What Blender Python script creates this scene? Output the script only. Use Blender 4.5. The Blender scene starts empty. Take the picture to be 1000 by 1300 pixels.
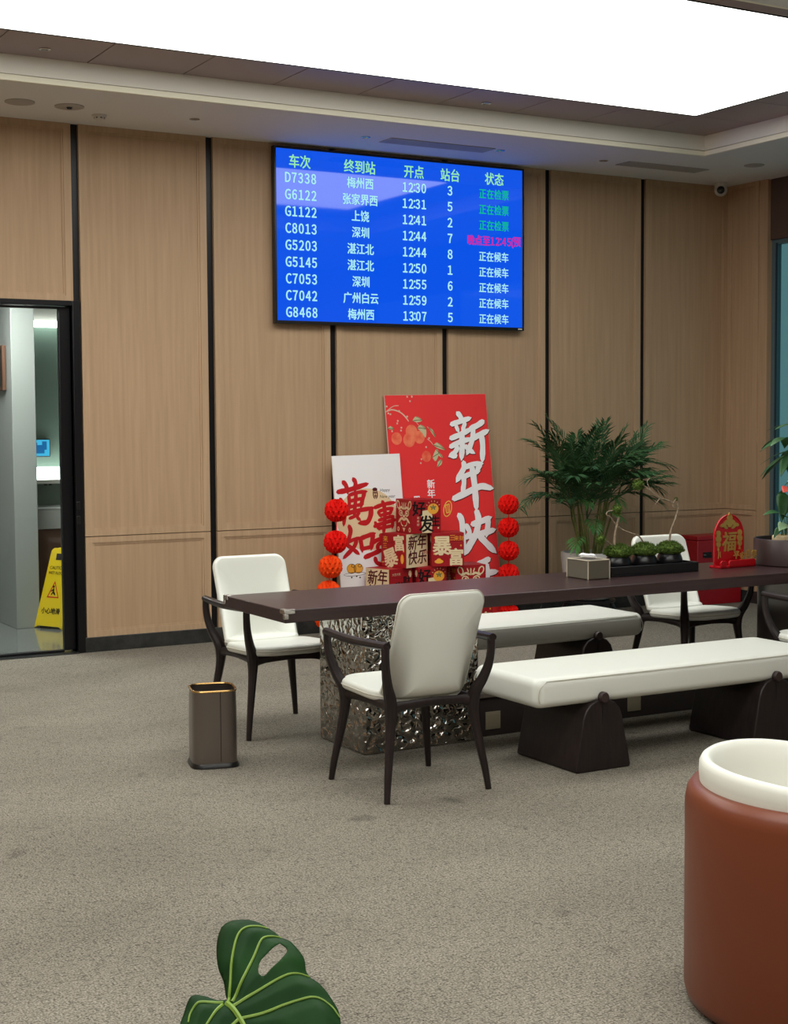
import bpy, bmesh, math, random
from mathutils import Vector, Matrix, Euler
random.seed(7)
PI = math.pi
SC = bpy.context.scene
COL = SC.collection

# ------------------------------------------------------------------ camera
F_PX, YAW, PITCH, ROLL = 1883.927, 0.517679, -0.060942, -0.005571
CAM_H = 1.6
def cam_basis():
    fw = Vector((math.sin(YAW)*math.cos(PITCH), math.cos(YAW)*math.cos(PITCH), math.sin(PITCH)))
    r = Vector((math.cos(YAW), -math.sin(YAW), 0)); u = r.cross(fw)
    return math.cos(ROLL)*r+math.sin(ROLL)*u, -math.sin(ROLL)*r+math.cos(ROLL)*u, fw
R_, U_, FW_ = cam_basis()
cam = bpy.data.cameras.new('camera'); cam_o = bpy.data.objects.new('camera', cam); COL.objects.link(cam_o)
cam.sensor_fit = 'VERTICAL'; cam.sensor_height = 24.0; cam.lens = F_PX/1300*24.0
cam.clip_start = 0.05; cam.clip_end = 100
m = Matrix((R_, U_, -FW_)).transposed().to_4x4(); m.translation = (0, 0, CAM_H)
cam_o.matrix_world = m
SC.camera = cam_o

# ------------------------------------------------------------------ world, light levels, exposure
PANEL_POWER = 4.0
w = bpy.data.worlds.new('world'); SC.world = w; w.use_nodes = True
w.node_tree.nodes['Background'].inputs[0].default_value = (0.11, 0.205, 0.22, 1)
w.node_tree.nodes['Background'].inputs[1].default_value = 1.0
SC.view_settings.view_transform = 'Standard'; SC.view_settings.look = 'None'
SC.view_settings.exposure = 0.0; SC.view_settings.gamma = 1.0
SC.view_settings.use_curve_mapping = False
SC.cycles.max_bounces = 8; SC.cycles.diffuse_bounces = 4; SC.cycles.glossy_bounces = 4
SC.cycles.transmission_bounces = 6; SC.cycles.transparent_max_bounces = 8
SC.cycles.caustics_reflective = False; SC.cycles.caustics_refractive = False
SC.cycles.use_denoising = True
SC.cycles.sample_clamp_indirect = 6.0

# ------------------------------------------------------------------ materials
def srgb(r, g, b):
    def f(c):
        c /= 255.0
        return c/12.92 if c <= 0.04045 else ((c+0.055)/1.055)**2.4
    return (f(r), f(g), f(b), 1)
def mat(name, col, rough=0.5, metal=0.0, emit=None, es=0.0, spec=0.5, coat=0.0, trans=0.0, sheen=0.0):
    m = bpy.data.materials.new(name); m.use_nodes = True
    b = m.node_tree.nodes['Principled BSDF']
    b.inputs['Base Color'].default_value = col
    b.inputs['Roughness'].default_value = rough
    b.inputs['Metallic'].default_value = metal
    b.inputs['Specular IOR Level'].default_value = spec
    b.inputs['Coat Weight'].default_value = coat
    b.inputs['Coat Roughness'].default_value = 0.05
    b.inputs['Transmission Weight'].default_value = trans
    if emit:
        b.inputs['Emission Color'].default_value = emit; b.inputs['Emission Strength'].default_value = es
    return m
def N(m, typ, **kw):
    n = m.node_tree.nodes.new(typ)
    for k, v in kw.items():
        if k in n.inputs: n.inputs[k].default_value = v
        else: setattr(n, k, v)
    return n
def L(m, a, b): m.node_tree.links.new(a, b)
def noise_mix(m, c1, c2, scale, nscale=1.0, detail=4, lo=0.3, hi=0.7, rough=0.6, coords='Object', bump=0.0, bdist=0.01):
    """base colour from a stretched noise; also an optional bump"""
    b = m.node_tree.nodes['Principled BSDF']
    tc = N(m, 'ShaderNodeTexCoord'); mp = N(m, 'ShaderNodeMapping')
    mp.inputs['Scale'].default_value = scale
    L(m, tc.outputs[coords], mp.inputs[0])
    nz = N(m, 'ShaderNodeTexNoise', Scale=nscale, Detail=detail, Roughness=rough)
    L(m, mp.outputs[0], nz.inputs['Vector'])
    rp = N(m, 'ShaderNodeValToRGB')
    rp.color_ramp.elements[0].position = lo; rp.color_ramp.elements[0].color = c1
    rp.color_ramp.elements[1].position = hi; rp.color_ramp.elements[1].color = c2
    L(m, nz.outputs['Fac'], rp.inputs[0]); L(m, rp.outputs[0], b.inputs['Base Color'])
    if bump:
        bp = N(m, 'ShaderNodeBump', Strength=bump, Distance=bdist)
        L(m, nz.outputs['Fac'], bp.inputs['Height']); L(m, bp.outputs[0], b.inputs['Normal'])
    return m

M = {}
M['wood'] = noise_mix(mat('oak_veneer', (1,1,1,1), 0.55, spec=0.3), srgb(166,136,106), srgb(186,155,124), (14, 14, 0.5), 3.0, 5, 0.2, 0.8)
M['wood_trim'] = noise_mix(mat('oak_trim', (1,1,1,1), 0.5, spec=0.3), srgb(170,140,110), srgb(188,158,127), (14, 14, 0.5), 3.0, 4, 0.25, 0.75)
M['plaster'] = mat('ceiling_paint', srgb(224,221,217), 0.8, spec=0.2)
M['riser'] = mat('coffer_paint', srgb(240,236,226), 0.7, spec=0.2)
M['cream_trim'] = mat('cream_paint', srgb(242,236,214), 0.6, spec=0.2)
M['brown_panel'] = mat('brown_ceiling_panel', srgb(156,137,135), 0.45, spec=0.4)
M['dark_gap'] = mat('dark_gap', srgb(30,25,24), 0.6)
M['black_metal'] = mat('black_anodised_metal', srgb(24,23,26), 0.35, 0.4)
M['door_metal'] = mat('door_frame_metal', srgb(17,17,21), 0.3, 0.3)
M['light'] = mat('luminous_ceiling', (1,1,1,1), 0.6, emit=(0.985, 1.0, 0.955, 1), es=PANEL_POWER)
M['light_added'] = mat('added_luminous_ceiling', (1,1,1,1), 0.6, emit=(0.985, 1.0, 0.955, 1), es=PANEL_POWER*1.0)  # for the two unseen added panels, as strong as the visible one
M['white_plastic'] = mat('white_plastic', srgb(205,200,192), 0.4)
M['grey_plastic'] = mat('grey_grille', srgb(172,165,158), 0.6)
M['dark_plastic'] = mat('dark_plastic', srgb(18,18,20), 0.3)
M['lens'] = mat('lens_glass', srgb(8,8,10), 0.05)
M['chrome'] = mat('bright_metal', srgb(190,185,180), 0.25, 1.0)
M['steel'] = mat('brushed_steel', srgb(150,146,140), 0.35, 1.0)
M['leather'] = mat('white_leather', srgb(222,223,214), 0.42, spec=0.4)
M['leather_seam'] = mat('white_leather_seam', srgb(196,192,178), 0.6)
M['dark_wood'] = noise_mix(mat('dark_stained_wood', (1,1,1,1), 0.38, spec=0.4), srgb(25,18,19), srgb(40,30,30), (30, 30, 3), 2.0, 3)
M['table_wood'] = noise_mix(mat('table_veneer', (1,1,1,1), 0.30, spec=0.42, coat=0.0), srgb(44,29,30), srgb(62,42,42), (1.2, 26, 26), 2.0, 5, 0.3, 0.7)
M['table_edge'] = noise_mix(mat('table_edge_veneer', (1,1,1,1), 0.4, spec=0.4), srgb(44,30,30), srgb(60,42,41), (1.2, 26, 26), 2.0, 5, 0.3, 0.7)
M['plinth'] = mat('dark_plinth', srgb(40,32,31), 0.6)
M['plinth_top'] = mat('plinth_footrest', srgb(96,86,78), 0.6)
M['socket'] = mat('bronze_socket_plate', srgb(165,155,132), 0.4, 0.5)
M['orange_leather'] = mat('tan_orange_leather', srgb(114,55,31), 0.38, spec=0.45)
M['tub_white'] = mat('cream_leather', srgb(224,224,214), 0.5, spec=0.35)
M['bin'] = mat('bronze_steel', srgb(132,124,120), 0.30, 0.95)
M['gold'] = mat('polished_gold', srgb(205,165,105), 0.22, 1.0)
M['red_board'] = mat('red_poster_print', srgb(232,54,54), 0.55, spec=0.3)
M['white_board'] = mat('white_poster_print', srgb(240,236,236), 0.55, spec=0.3)
M['board_edge'] = mat('foam_board_edge', srgb(225,215,205), 0.7)
M['print_white'] = mat('white_print', srgb(242,241,242), 0.5, spec=0.2)
M['print_dark'] = mat('dark_outline_print', srgb(84,18,24), 0.6, spec=0.2)
M['print_red'] = mat('red_print', srgb(190,30,36), 0.5, spec=0.2)
M['print_cream'] = mat('cream_print', srgb(226,199,160), 0.6, spec=0.2)
M['print_peach'] = noise_mix(mat('persimmon_print', (1,1,1,1), 0.6, spec=0.2), srgb(232,84,64), srgb(244,138,100), (12, 12, 12), 1.0, 2)
M['print_leaf'] = mat('pale_leaf_print', srgb(198,190,150), 0.6, spec=0.2)
M['print_green'] = mat('dull_green_print', srgb(112,118,80), 0.6, spec=0.2)
M['print_branch'] = mat('branch_print', srgb(214,180,158), 0.6, spec=0.2)
M['print_gold'] = mat('gold_print', srgb(236,190,84), 0.5, spec=0.3)
M['print_orange'] = mat('orange_print', srgb(236,166,62), 0.5, spec=0.2)
M['print_black'] = mat('black_print', srgb(26,20,20), 0.5, spec=0.2)
M['box_red'] = mat('red_gift_box', srgb(158,20,28), 0.5, spec=0.3)
M['box_maroon'] = mat('maroon_gift_box', srgb(92,16,22), 0.5, spec=0.3)
M['box_cream'] = mat('cream_gift_box', srgb(226,204,164), 0.55, spec=0.3)
M['paper_red'] = mat('red_tissue_paper', srgb(226,26,20), 0.8, spec=0.1)
M['paper_orange'] = mat('orange_tissue_paper', srgb(240,76,24), 0.8, spec=0.1)
M['acrylic_red'] = mat('red_acrylic', srgb(190,18,30), 0.25, spec=0.5)
M['gold_relief'] = mat('gold_relief', srgb(212,172,92), 0.35, 0.5)
M['red_metal'] = mat('red_painted_steel', srgb(158,14,28), 0.4)
M['ceramic_black'] = mat('black_ceramic', srgb(20,20,24), 0.3, spec=0.5)
M['tray'] = mat('black_lacquer_tray', srgb(19,19,23), 0.4)
M['moss'] = noise_mix(mat('moss', (1,1,1,1), 0.9, spec=0.1), srgb(48,66,26), srgb(100,122,56), (60, 60, 60), 1.0, 3)
M['bark'] = noise_mix(mat('pale_twig', (1,1,1,1), 0.85, spec=0.1), srgb(120,104,86), srgb(178,160,138), (60, 60, 60), 1.0, 3)
M['palm'] = noise_mix(mat('palm_leaf', (1,1,1,1), 0.5, spec=0.35), srgb(36,68,40), srgb(68,106,64), (5, 5, 5), 1.0, 3)
M['palm_light'] = noise_mix(mat('young_palm_leaf', (1,1,1,1), 0.5, spec=0.35), srgb(48,92,44), srgb(84,132,66), (5, 5, 5), 1.0, 3)
M['cane'] = noise_mix(mat('palm_cane', (1,1,1,1), 0.6, spec=0.2), srgb(78,92,44), srgb(128,128,72), (8, 8, 20), 1.0, 3)
M['white_ceramic'] = mat('white_glazed_pot', srgb(196,194,190), 0.35)
M['soil'] = mat('soil', srgb(48,38,30), 0.95, spec=0.05)
M['planter'] = mat('dark_brown_planter', srgb(58,44,44), 0.4, 0.2)
M['leaf_green'] = noise_mix(mat('broad_leaf', (1,1,1,1), 0.4, spec=0.4), srgb(30,66,34), srgb(58,102,54), (6, 6, 6), 1.0, 3)
M['leaf_pale'] = mat('pale_young_leaf', srgb(150,182,140), 0.5)
M['spathe'] = mat('coral_spathe', srgb(212,84,74), 0.4)
M['stem'] = mat('green_stem', srgb(72,104,52), 0.6)
M['tissue_side'] = mat('taupe_leatherette', srgb(104,98,86), 0.55, spec=0.3)
M['tissue_pipe'] = mat('pale_piping', srgb(196,184,162), 0.5)
M['paper'] = mat('white_tissue', srgb(235,235,235), 0.9, spec=0.1)
M['yellow'] = mat('yellow_plastic', srgb(214,184,18), 0.45)
M['tile_wall'] = mat('grey_wall_tile', srgb(150,152,148), 0.35, spec=0.4)
M['tile_floor'] = mat('grey_floor_tile', srgb(112,114,112), 0.12, spec=0.5)
M['mirror_green'] = mat('restroom_back_wall', srgb(122,140,128), 0.25, spec=0.5)
M['counter'] = mat('counter_stone', srgb(176,176,172), 0.3)
M['counter_front'] = mat('brown_vanity', srgb(92,62,46), 0.45)
M['lamp_white'] = mat('strip_lamp', (1,1,1,1), 0.5, emit=(0.92, 1.0, 0.96, 1), es=5.0)
M['lamp_soft'] = mat('restroom_fill_lamp', (1,1,1,1), 0.5, emit=(0.97, 1.0, 0.97, 1), es=58.0)
M['reflection_cyan'] = mat('screen_reflection', (0,0,0,1), 0.3, emit=srgb(70,190,235), es=1.0)
M['reflection_dark'] = mat('screen_reflection_picture', (0,0,0,1), 0.3, emit=srgb(30,110,170), es=0.9)
M['threshold'] = mat('dark_threshold', srgb(52,52,52), 0.3, 0.3)
M['wood_dark_brown'] = mat('brown_lintel', srgb(84,64,54), 0.5)
M['window_frame'] = mat('window_frame_grey', srgb(92,112,118), 0.4, 0.3)
M['smooth_steel'] = mat('smooth_dark_steel', srgb(112,108,106), 0.35, 0.9)
M['window_line'] = mat('window_gasket', srgb(20,48,62), 0.5)

# marble baseboard
m = mat('black_marble', (1,1,1,1), 0.22)
noise_mix(m, srgb(34,35,35), srgb(60,60,58), (4, 4, 4), 1.6, 6, 0.35, 0.7)
b = m.node_tree.nodes['Principled BSDF']
vz = N(m, 'ShaderNodeTexNoise', Scale=3.5, Detail=9, Roughness=0.7, Distortion=1.6)
tc = N(m, 'ShaderNodeTexCoord'); L(m, tc.outputs['Object'], vz.inputs['Vector'])
vr = N(m, 'ShaderNodeValToRGB')
vr.color_ramp.elements[0].position = 0.66; vr.color_ramp.elements[0].color = (0,0,0,1)
vr.color_ramp.elements[1].position = 0.74; vr.color_ramp.elements[1].color = (1,1,1,1)
L(m, vz.outputs['Fac'], vr.inputs[0])
mx = N(m, 'ShaderNodeMixRGB'); mx.inputs[2].default_value = srgb(150,148,140)
old = b.inputs['Base Color'].links[0].from_socket
L(m, vr.outputs[0], mx.inputs[0]); L(m, old, mx.inputs[1]); L(m, mx.outputs[0], b.inputs['Base Color'])
M['marble'] = m

# carpet: fine loop texture with short dark flecks and soft stains
m = mat('grey_carpet', (1,1,1,1), 0.95, spec=0.05); b = m.node_tree.nodes['Principled BSDF']
tc = N(m, 'ShaderNodeTexCoord')
def nz(scale, vec=(1,1,1), detail=3, rot=0.0, rough=0.6):
    mp = N(m, 'ShaderNodeMapping'); mp.inputs['Scale'].default_value = vec; mp.inputs['Rotation'].default_value = (0, 0, rot)
    L(m, tc.outputs['Object'], mp.inputs[0])
    n = N(m, 'ShaderNodeTexNoise', Scale=scale, Detail=detail, Roughness=rough); L(m, mp.outputs[0], n.inputs['Vector']); return n.outputs['Fac']
def ramp(x, p0, c0, p1, c1):
    r = N(m, 'ShaderNodeValToRGB'); e = r.color_ramp.elements
    e[0].position = p0; e[0].color = c0; e[1].position = p1; e[1].color = c1
    L(m, x, r.inputs[0]); return r.outputs[0]
def mul(a, bb, f=1.0):
    x = N(m, 'ShaderNodeMixRGB', blend_type='MULTIPLY'); x.inputs[0].default_value = f
    L(m, a, x.inputs[1]); L(m, bb, x.inputs[2]); return x.outputs[0]
fine = ramp(nz(150, detail=2), 0.34, srgb(93,87,77), 0.62, srgb(158,151,138))
g = lambda v: (v, v, v, 1)
fl1 = ramp(nz(26, (1.0, 5.0, 1), 3, 0.5), 0.36, g(0.55), 0.46, g(1.0))
fl2 = ramp(nz(24, (5.0, 1.0, 1), 3, 0.25), 0.34, g(0.60), 0.45, g(1.0))
st = ramp(nz(0.9, (1, 1.6, 1), 4), 0.32, g(0.80), 0.62, g(1.0))
sp = ramp(nz(4.5, detail=1), 0.22, g(0.72), 0.30, g(1.0))
c = mul(mul(mul(fine, fl1), fl2), mul(st, sp))
L(m, c, b.inputs['Base Color'])
bp = N(m, 'ShaderNodeBump', Strength=0.5, Distance=0.004); L(m, nz(120, detail=2), bp.inputs['Height']); L(m, bp.outputs[0], b.inputs['Normal'])
M['carpet'] = m

# hammered steel: mirror with water-ripple relief, flatter towards the bottom
m = mat('hammered_steel', srgb(176,172,166), 0.07, 1.0); b = m.node_tree.nodes['Principled BSDF']
tc = N(m, 'ShaderNodeTexCoord')
n1 = N(m, 'ShaderNodeTexNoise', Scale=24.0, Detail=0.5, Roughness=0.4, Distortion=0.8); L(m, tc.outputs['Object'], n1.inputs['Vector'])
bp = N(m, 'ShaderNodeBump', Strength=1.0, Distance=0.028)
L(m, n1.outputs['Fac'], bp.inputs['Height']); L(m, bp.outputs[0], b.inputs['Normal'])
M['hammered'] = m

# display: glowing blue picture behind glossy glass
m = mat('display_blue', srgb(0,6,30), 0.04, emit=srgb(10,84,232), es=0.98, spec=0.6)
M['display'] = m
def glow(name, c, s=1.0): return mat(name, (0,0,0,1), 0.5, emit=c, es=s, spec=0.0)
M['tv_head'] = glow('pale_green_letters', srgb(150,232,170))
M['tv_text'] = glow('pale_cyan_letters', srgb(172,238,240))
M['tv_green'] = glow('green_letters', srgb(20,190,132))
M['tv_pink'] = glow('magenta_letters', srgb(206,40,160))

# clear glass for the door, tinted glass for the window
def glass(name, col, gloss=0.08, t=0.9):
    m = bpy.data.materials.new(name); m.use_nodes = True; nt = m.node_tree
    for n in list(nt.nodes): nt.nodes.remove(n)
    o = nt.nodes.new('ShaderNodeOutputMaterial'); tr = nt.nodes.new('ShaderNodeBsdfTransparent'); tr.inputs[0].default_value = col
    gl = nt.nodes.new('ShaderNodeBsdfGlossy'); gl.inputs['Roughness'].default_value = 0.02
    fr0 = nt.nodes.new('ShaderNodeFresnel'); fr0.inputs[0].default_value = 1.45
    ge = nt.nodes.new('ShaderNodeNewGeometry'); sb = nt.nodes.new('ShaderNodeMath'); sb.operation = 'SUBTRACT'; sb.inputs[0].default_value = 1.0; nt.links.new(ge.outputs['Backfacing'], sb.inputs[1])
    fr = nt.nodes.new('ShaderNodeMath'); fr.operation = 'MULTIPLY'; nt.links.new(fr0.outputs[0], fr.inputs[0]); nt.links.new(sb.outputs[0], fr.inputs[1])
    mx = nt.nodes.new('ShaderNodeMixShader')
    nt.links.new(fr.outputs[0], mx.inputs[0]); nt.links.new(tr.outputs[0], mx.inputs[1]); nt.links.new(gl.outputs[0], mx.inputs[2])
    nt.links.new(mx.outputs[0], o.inputs[0]); return m
M['glass'] = glass('clear_glass', (0.93, 0.96, 0.95, 1))
M['window_glass'] = glass('teal_window_glass', (0.80, 0.93, 0.93, 1))

# leaf with its own green for the foreground plant
m = mat('glossy_dark_leaf', (1,1,1,1), 0.5, spec=0.08)
M['big_leaf'] = noise_mix(m, srgb(17,42,19), srgb(31,64,28), (9, 9, 9), 1.0, 2)
M['vein'] = mat('yellow_green_vein', srgb(116,146,50), 0.5)

# ------------------------------------------------------------------ mesh helpers
def BM(): return bmesh.new()
def obj(name, bm, material, parent=None, loc=(0,0,0), smooth=False, bevel=0.0, segs=2, angle=35):
    me = bpy.data.meshes.new(name)
    bmesh.ops.recalc_face_normals(bm, faces=bm.faces[:])
    bm.to_mesh(me); bm.free()
    o = bpy.data.objects.new(name, me); COL.objects.link(o)
    if isinstance(material, (list, tuple)):
        for k in material: me.materials.append(M[k])
    else: me.materials.append(M[material])
    o.location = loc
    if parent: o.parent = parent
    if smooth:
        for p in me.polygons: p.use_smooth = True
    if bevel:
        md = o.modifiers.new('bevel', 'BEVEL'); md.width = bevel; md.segments = segs; md.limit_method = 'ANGLE'; md.angle_limit = math.radians(30)
        for p in me.polygons: p.use_smooth = True
    if smooth or bevel:
        try:
            me.set_sharp_from_angle(angle=math.radians(angle))
        except Exception: pass
    return o
def thing(name, label, cat, loc=(0,0,0), rotz=0.0, group=None):
    o = bpy.data.objects.new(name, None); COL.objects.link(o); o.empty_display_size = 0.1
    o.location = loc; o.rotation_euler = (0, 0, rotz)
    tag(o, label, cat, group); return o
def tag(o, label, cat, group=None):
    o['label'] = label; o['category'] = cat
    if group: o['group'] = group
    return o
def struct(o): o['kind'] = 'structure'; return o
def copy_tree(o, parent=None):
    c = o.copy(); COL.objects.link(c)
    if parent: c.parent = parent
    for ch in list(o.children): copy_tree(ch, c)
    return c
def box(bm, x0, x1, y0, y1, z0, z1, mi=0):
    v = [bm.verts.new((x, y, z)) for z in (z0, z1) for y in (y0, y1) for x in (x0, x1)]
    fs = []
    for q in ((0,2,3,1),(4,5,7,6),(0,1,5,4),(2,6,7,3),(0,4,6,2),(1,3,7,5)):
        f = bm.faces.new([v[i] for i in q]); f.material_index = mi; fs.append(f)
    return fs
def prism(bm, pts, fn, d0, d1, mi=0):
    """closed 2-D outline swept from depth d0 to d1; fn(u, v, d) -> point"""
    a = [bm.verts.new(fn(u, v, d0)) for u, v in pts]; b_ = [bm.verts.new(fn(u, v, d1)) for u, v in pts]
    n = len(pts); fs = [bm.faces.new(a[::-1]), bm.faces.new(b_)]
    for i in range(n): fs.append(bm.faces.new((a[i], a[(i+1)%n], b_[(i+1)%n], b_[i])))
    for f in fs: f.material_index = mi
def catmull(pts, sub=6):
    pts = [Vector(p) for p in pts]
    if len(pts) < 3:
        return [pts[0].lerp(pts[-1], i/sub) for i in range(sub+1)]
    out = []
    P = [pts[0]*2-pts[1]] + pts + [pts[-1]*2-pts[-2]]
    for i in range(1, len(P)-2):
        for k in range(sub):
            t = k/sub; a, b_, c, d = P[i-1], P[i], P[i+1], P[i+2]
            out.append(0.5*((2*b_)+(c-a)*t+(2*a-5*b_+4*c-d)*t*t+(3*b_-a-3*c+d)*t**3))
    out.append(pts[-1].copy()); return out
def interp(vals, n):
    out = []
    for i in range(n):
        t = i/(n-1)*(len(vals)-1); k = min(int(t), len(vals)-2); f = t-k
        out.append(vals[k]*(1-f)+vals[k+1]*f)
    return out
def tube(bm, pts, radii, n=8, sub=6, ref=None, flat=1.0, mi=0):
    """round (or flattened) bar along a smoothed path"""
    P = catmull(pts, sub) if sub > 1 else [Vector(p) for p in pts]
    Rr = interp(list(radii), len(P)); rings = []
    up = Vector(ref) if ref else None; prev = None
    for i, p in enumerate(P):
        t = (P[min(i+1, len(P)-1)]-P[max(i-1, 0)]).normalized()
        if prev is None:
            u = up if up is not None else (Vector((0,0,1)) if abs(t.z) < 0.9 else Vector((1,0,0)))
        else: u = up if up is not None else prev
        s = t.cross(u)
        if s.length < 1e-6: s = t.cross(Vector((0.3, 0.5, 0.8)))
        s.normalize(); u2 = s.cross(t).normalized(); prev = u2
        rings.append([bm.verts.new(p+Rr[i]*(math.cos(a)*s*flat+math.sin(a)*u2)) for a in [2*PI*k/n for k in range(n)]])
    for i in range(len(rings)-1):
        for k in range(n):
            f = bm.faces.new((rings[i][k], rings[i][(k+1)%n], rings[i+1][(k+1)%n], rings[i+1][k])); f.material_index = mi
    bm.faces.new(rings[0][::-1]).material_index = mi; bm.faces.new(rings[-1]).material_index = mi
def lathe(bm, prof, n=32, c=(0,0,0), mi=0):
    rings = []
    for r, z in prof:
        if r < 1e-5: rings.append([bm.verts.new((c[0], c[1], c[2]+z))])
        else: rings.append([bm.verts.new((c[0]+r*math.cos(2*PI*k/n), c[1]+r*math.sin(2*PI*k/n), c[2]+z)) for k in range(n)])
    for a, b_ in zip(rings, rings[1:]):
        if len(a) == 1 and len(b_) == 1: continue
        for k in range(n):
            j = (k+1) % n
            if len(a) == 1: f = bm.faces.new((a[0], b_[j], b_[k]))
            elif len(b_) == 1: f = bm.faces.new((a[k], a[j], b_[0]))
            else: f = bm.faces.new((a[k], a[j], b_[j], b_[k]))
            f.material_index = mi
    for rg, rev in ((rings[0], True), (rings[-1], False)):
        if len(rg) > 1: bm.faces.new(rg[::-1] if rev else rg).material_index = mi
def roundrect(w_, h_, r, n=8):
    pts = []
    for cx, cy, a0 in ((w_/2-r, h_/2-r, 0), (-w_/2+r, h_/2-r, PI/2), (-w_/2+r, -h_/2+r, PI), (w_/2-r, -h_/2+r, 1.5*PI)):
        for k in range(n+1):
            a = a0+PI/2*k/n; pts.append((cx+r*math.cos(a), cy+r*math.sin(a)))
    return pts
def cushion(bm, w_, h_, rad, t, er, fn, n=8, crown=0.0, inner=8):
    """padded slab with a rounded-rectangle outline: outline w_ x h_, thickness t, edge rounding er; fn(u, v, w) -> point"""
    def ring(ins, ww):
        rr = max(rad-ins, 0.004); return [bm.verts.new(fn(x, y, ww)) for x, y in roundrect(w_-2*ins, h_-2*ins, rr, n)]
    def cap(first_ins, ww, sign):
        out = []
        base = roundrect(w_-2*first_ins, h_-2*first_ins, max(rad-first_ins, 0.004), n)
        for k in range(1, inner+1):
            s = 1-k/inner
            if s < 1e-6: out.append([bm.verts.new(fn(0, 0, ww+sign*crown))])
            else: out.append([bm.verts.new(fn(x*s, y*s, ww+sign*crown*(1-s*s))) for x, y in base])
        return out
    K = 5; up, dn = [], []
    for k in range(K+1):
        a = PI/2*k/K; ins = er*(1-math.cos(a)); ww = t/2-er+er*math.sin(a)
        up.append(ring(ins, ww)); 
        dn.append(ring(ins, -ww) if t/2-er > 1e-5 or k > 0 else up[0])
    rings = (cap(er, -t/2, -1)[::-1]) + dn[::-1] + (up if dn[0] is not up[0] else up[1:]) + cap(er, t/2, 1)
    for a, b_ in zip(rings, rings[1:]):
        if len(a) == 1:
            for k in range(len(b_)): bm.faces.new((a[0], b_[k], b_[(k+1) % len(b_)]))
        elif len(b_) == 1:
            for k in range(len(a)): bm.faces.new((a[k], a[(k+1) % len(a)], b_[0]))
        else:
            for k in range(len(a)):
                j = (k+1) % len(a); bm.faces.new((a[k], a[j], b_[j], b_[k]))
def disc(bm, fn, cx, cy, rx, ry, n=24, rot=0.0, d=0.0, mi=0):
    c, s = math.cos(rot), math.sin(rot); vs = []
    for k in range(n):
        a = 2*PI*k/n; x, y = rx*math.cos(a), ry*math.sin(a); vs.append(bm.verts.new(fn(cx+x*c-y*s, cy+x*s+y*c, d)))
    bm.faces.new(vs).material_index = mi
def poly(bm, fn, pts, d=0.0, mi=0):
    bm.faces.new([bm.verts.new(fn(x, y, d)) for x, y in pts]).material_index = mi
def ringdisc(bm, fn, cx, cy, rx, ry, wd, n=28, rot=0.0, d=0.0, mi=0):
    c, s = math.cos(rot), math.sin(rot); A, B = [], []
    for k in range(n):
        a = 2*PI*k/n
        for lst, k2 in ((A, 0), (B, wd)):
            x, y = (rx-k2)*math.cos(a), (ry-k2)*math.sin(a); lst.append(bm.verts.new(fn(cx+x*c-y*s, cy+x*s+y*c, d)))
    for k in range(n):
        bm.faces.new((A[k], A[(k+1)%n], B[(k+1)%n], B[k])).material_index = mi
BR = [0.72, 1.0, 0.86, 0.84, 0.98, 0.62]
def brush(bm, fn, strokes, grow=0.0, d0=0.0, off=(0,0), prof=BR, scale=1.0, origin=(0,0), mi=0):
    """brush-written strokes as flat printed shapes"""
    for si, (wd, pts) in enumerate(strokes):
        P = catmull([(x*scale+origin[0]+off[0], y*scale+origin[1]+off[1], 0) for x, y in pts], 7)
        W = [max(q*wd*scale/2+grow, 0.0005) for q in interp(prof, len(P))]
        Ls, Rs = [], []
        for i, p in enumerate(P):
            t = (P[min(i+1, len(P)-1)]-P[max(i-1, 0)]).normalized(); nn = Vector((-t.y, t.x, 0))
            Ls.append(p+nn*W[i]); Rs.append(p-nn*W[i])
        t0 = (P[0]-P[1]).normalized(); t1 = (P[-1]-P[-2]).normalized()
        d = d0+si*0.00004
        cap0 = P[0]+t0*W[0]*0.8; cap1 = P[-1]+t1*W[-1]*1.6
        vl = [bm.verts.new(fn(q.x, q.y, d)) for q in Ls]; vr = [bm.verts.new(fn(q.x, q.y, d)) for q in Rs]
        for i in range(len(P)-1): bm.faces.new((vl[i], vr[i], vr[i+1], vl[i+1])).material_index = mi
        bm.faces.new((bm.verts.new(fn(cap0.x, cap0.y, d)), vr[0], vl[0])).material_index = mi
        bm.faces.new((bm.verts.new(fn(cap1.x, cap1.y, d)), vl[-1], vr[-1])).material_index = mi
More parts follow.
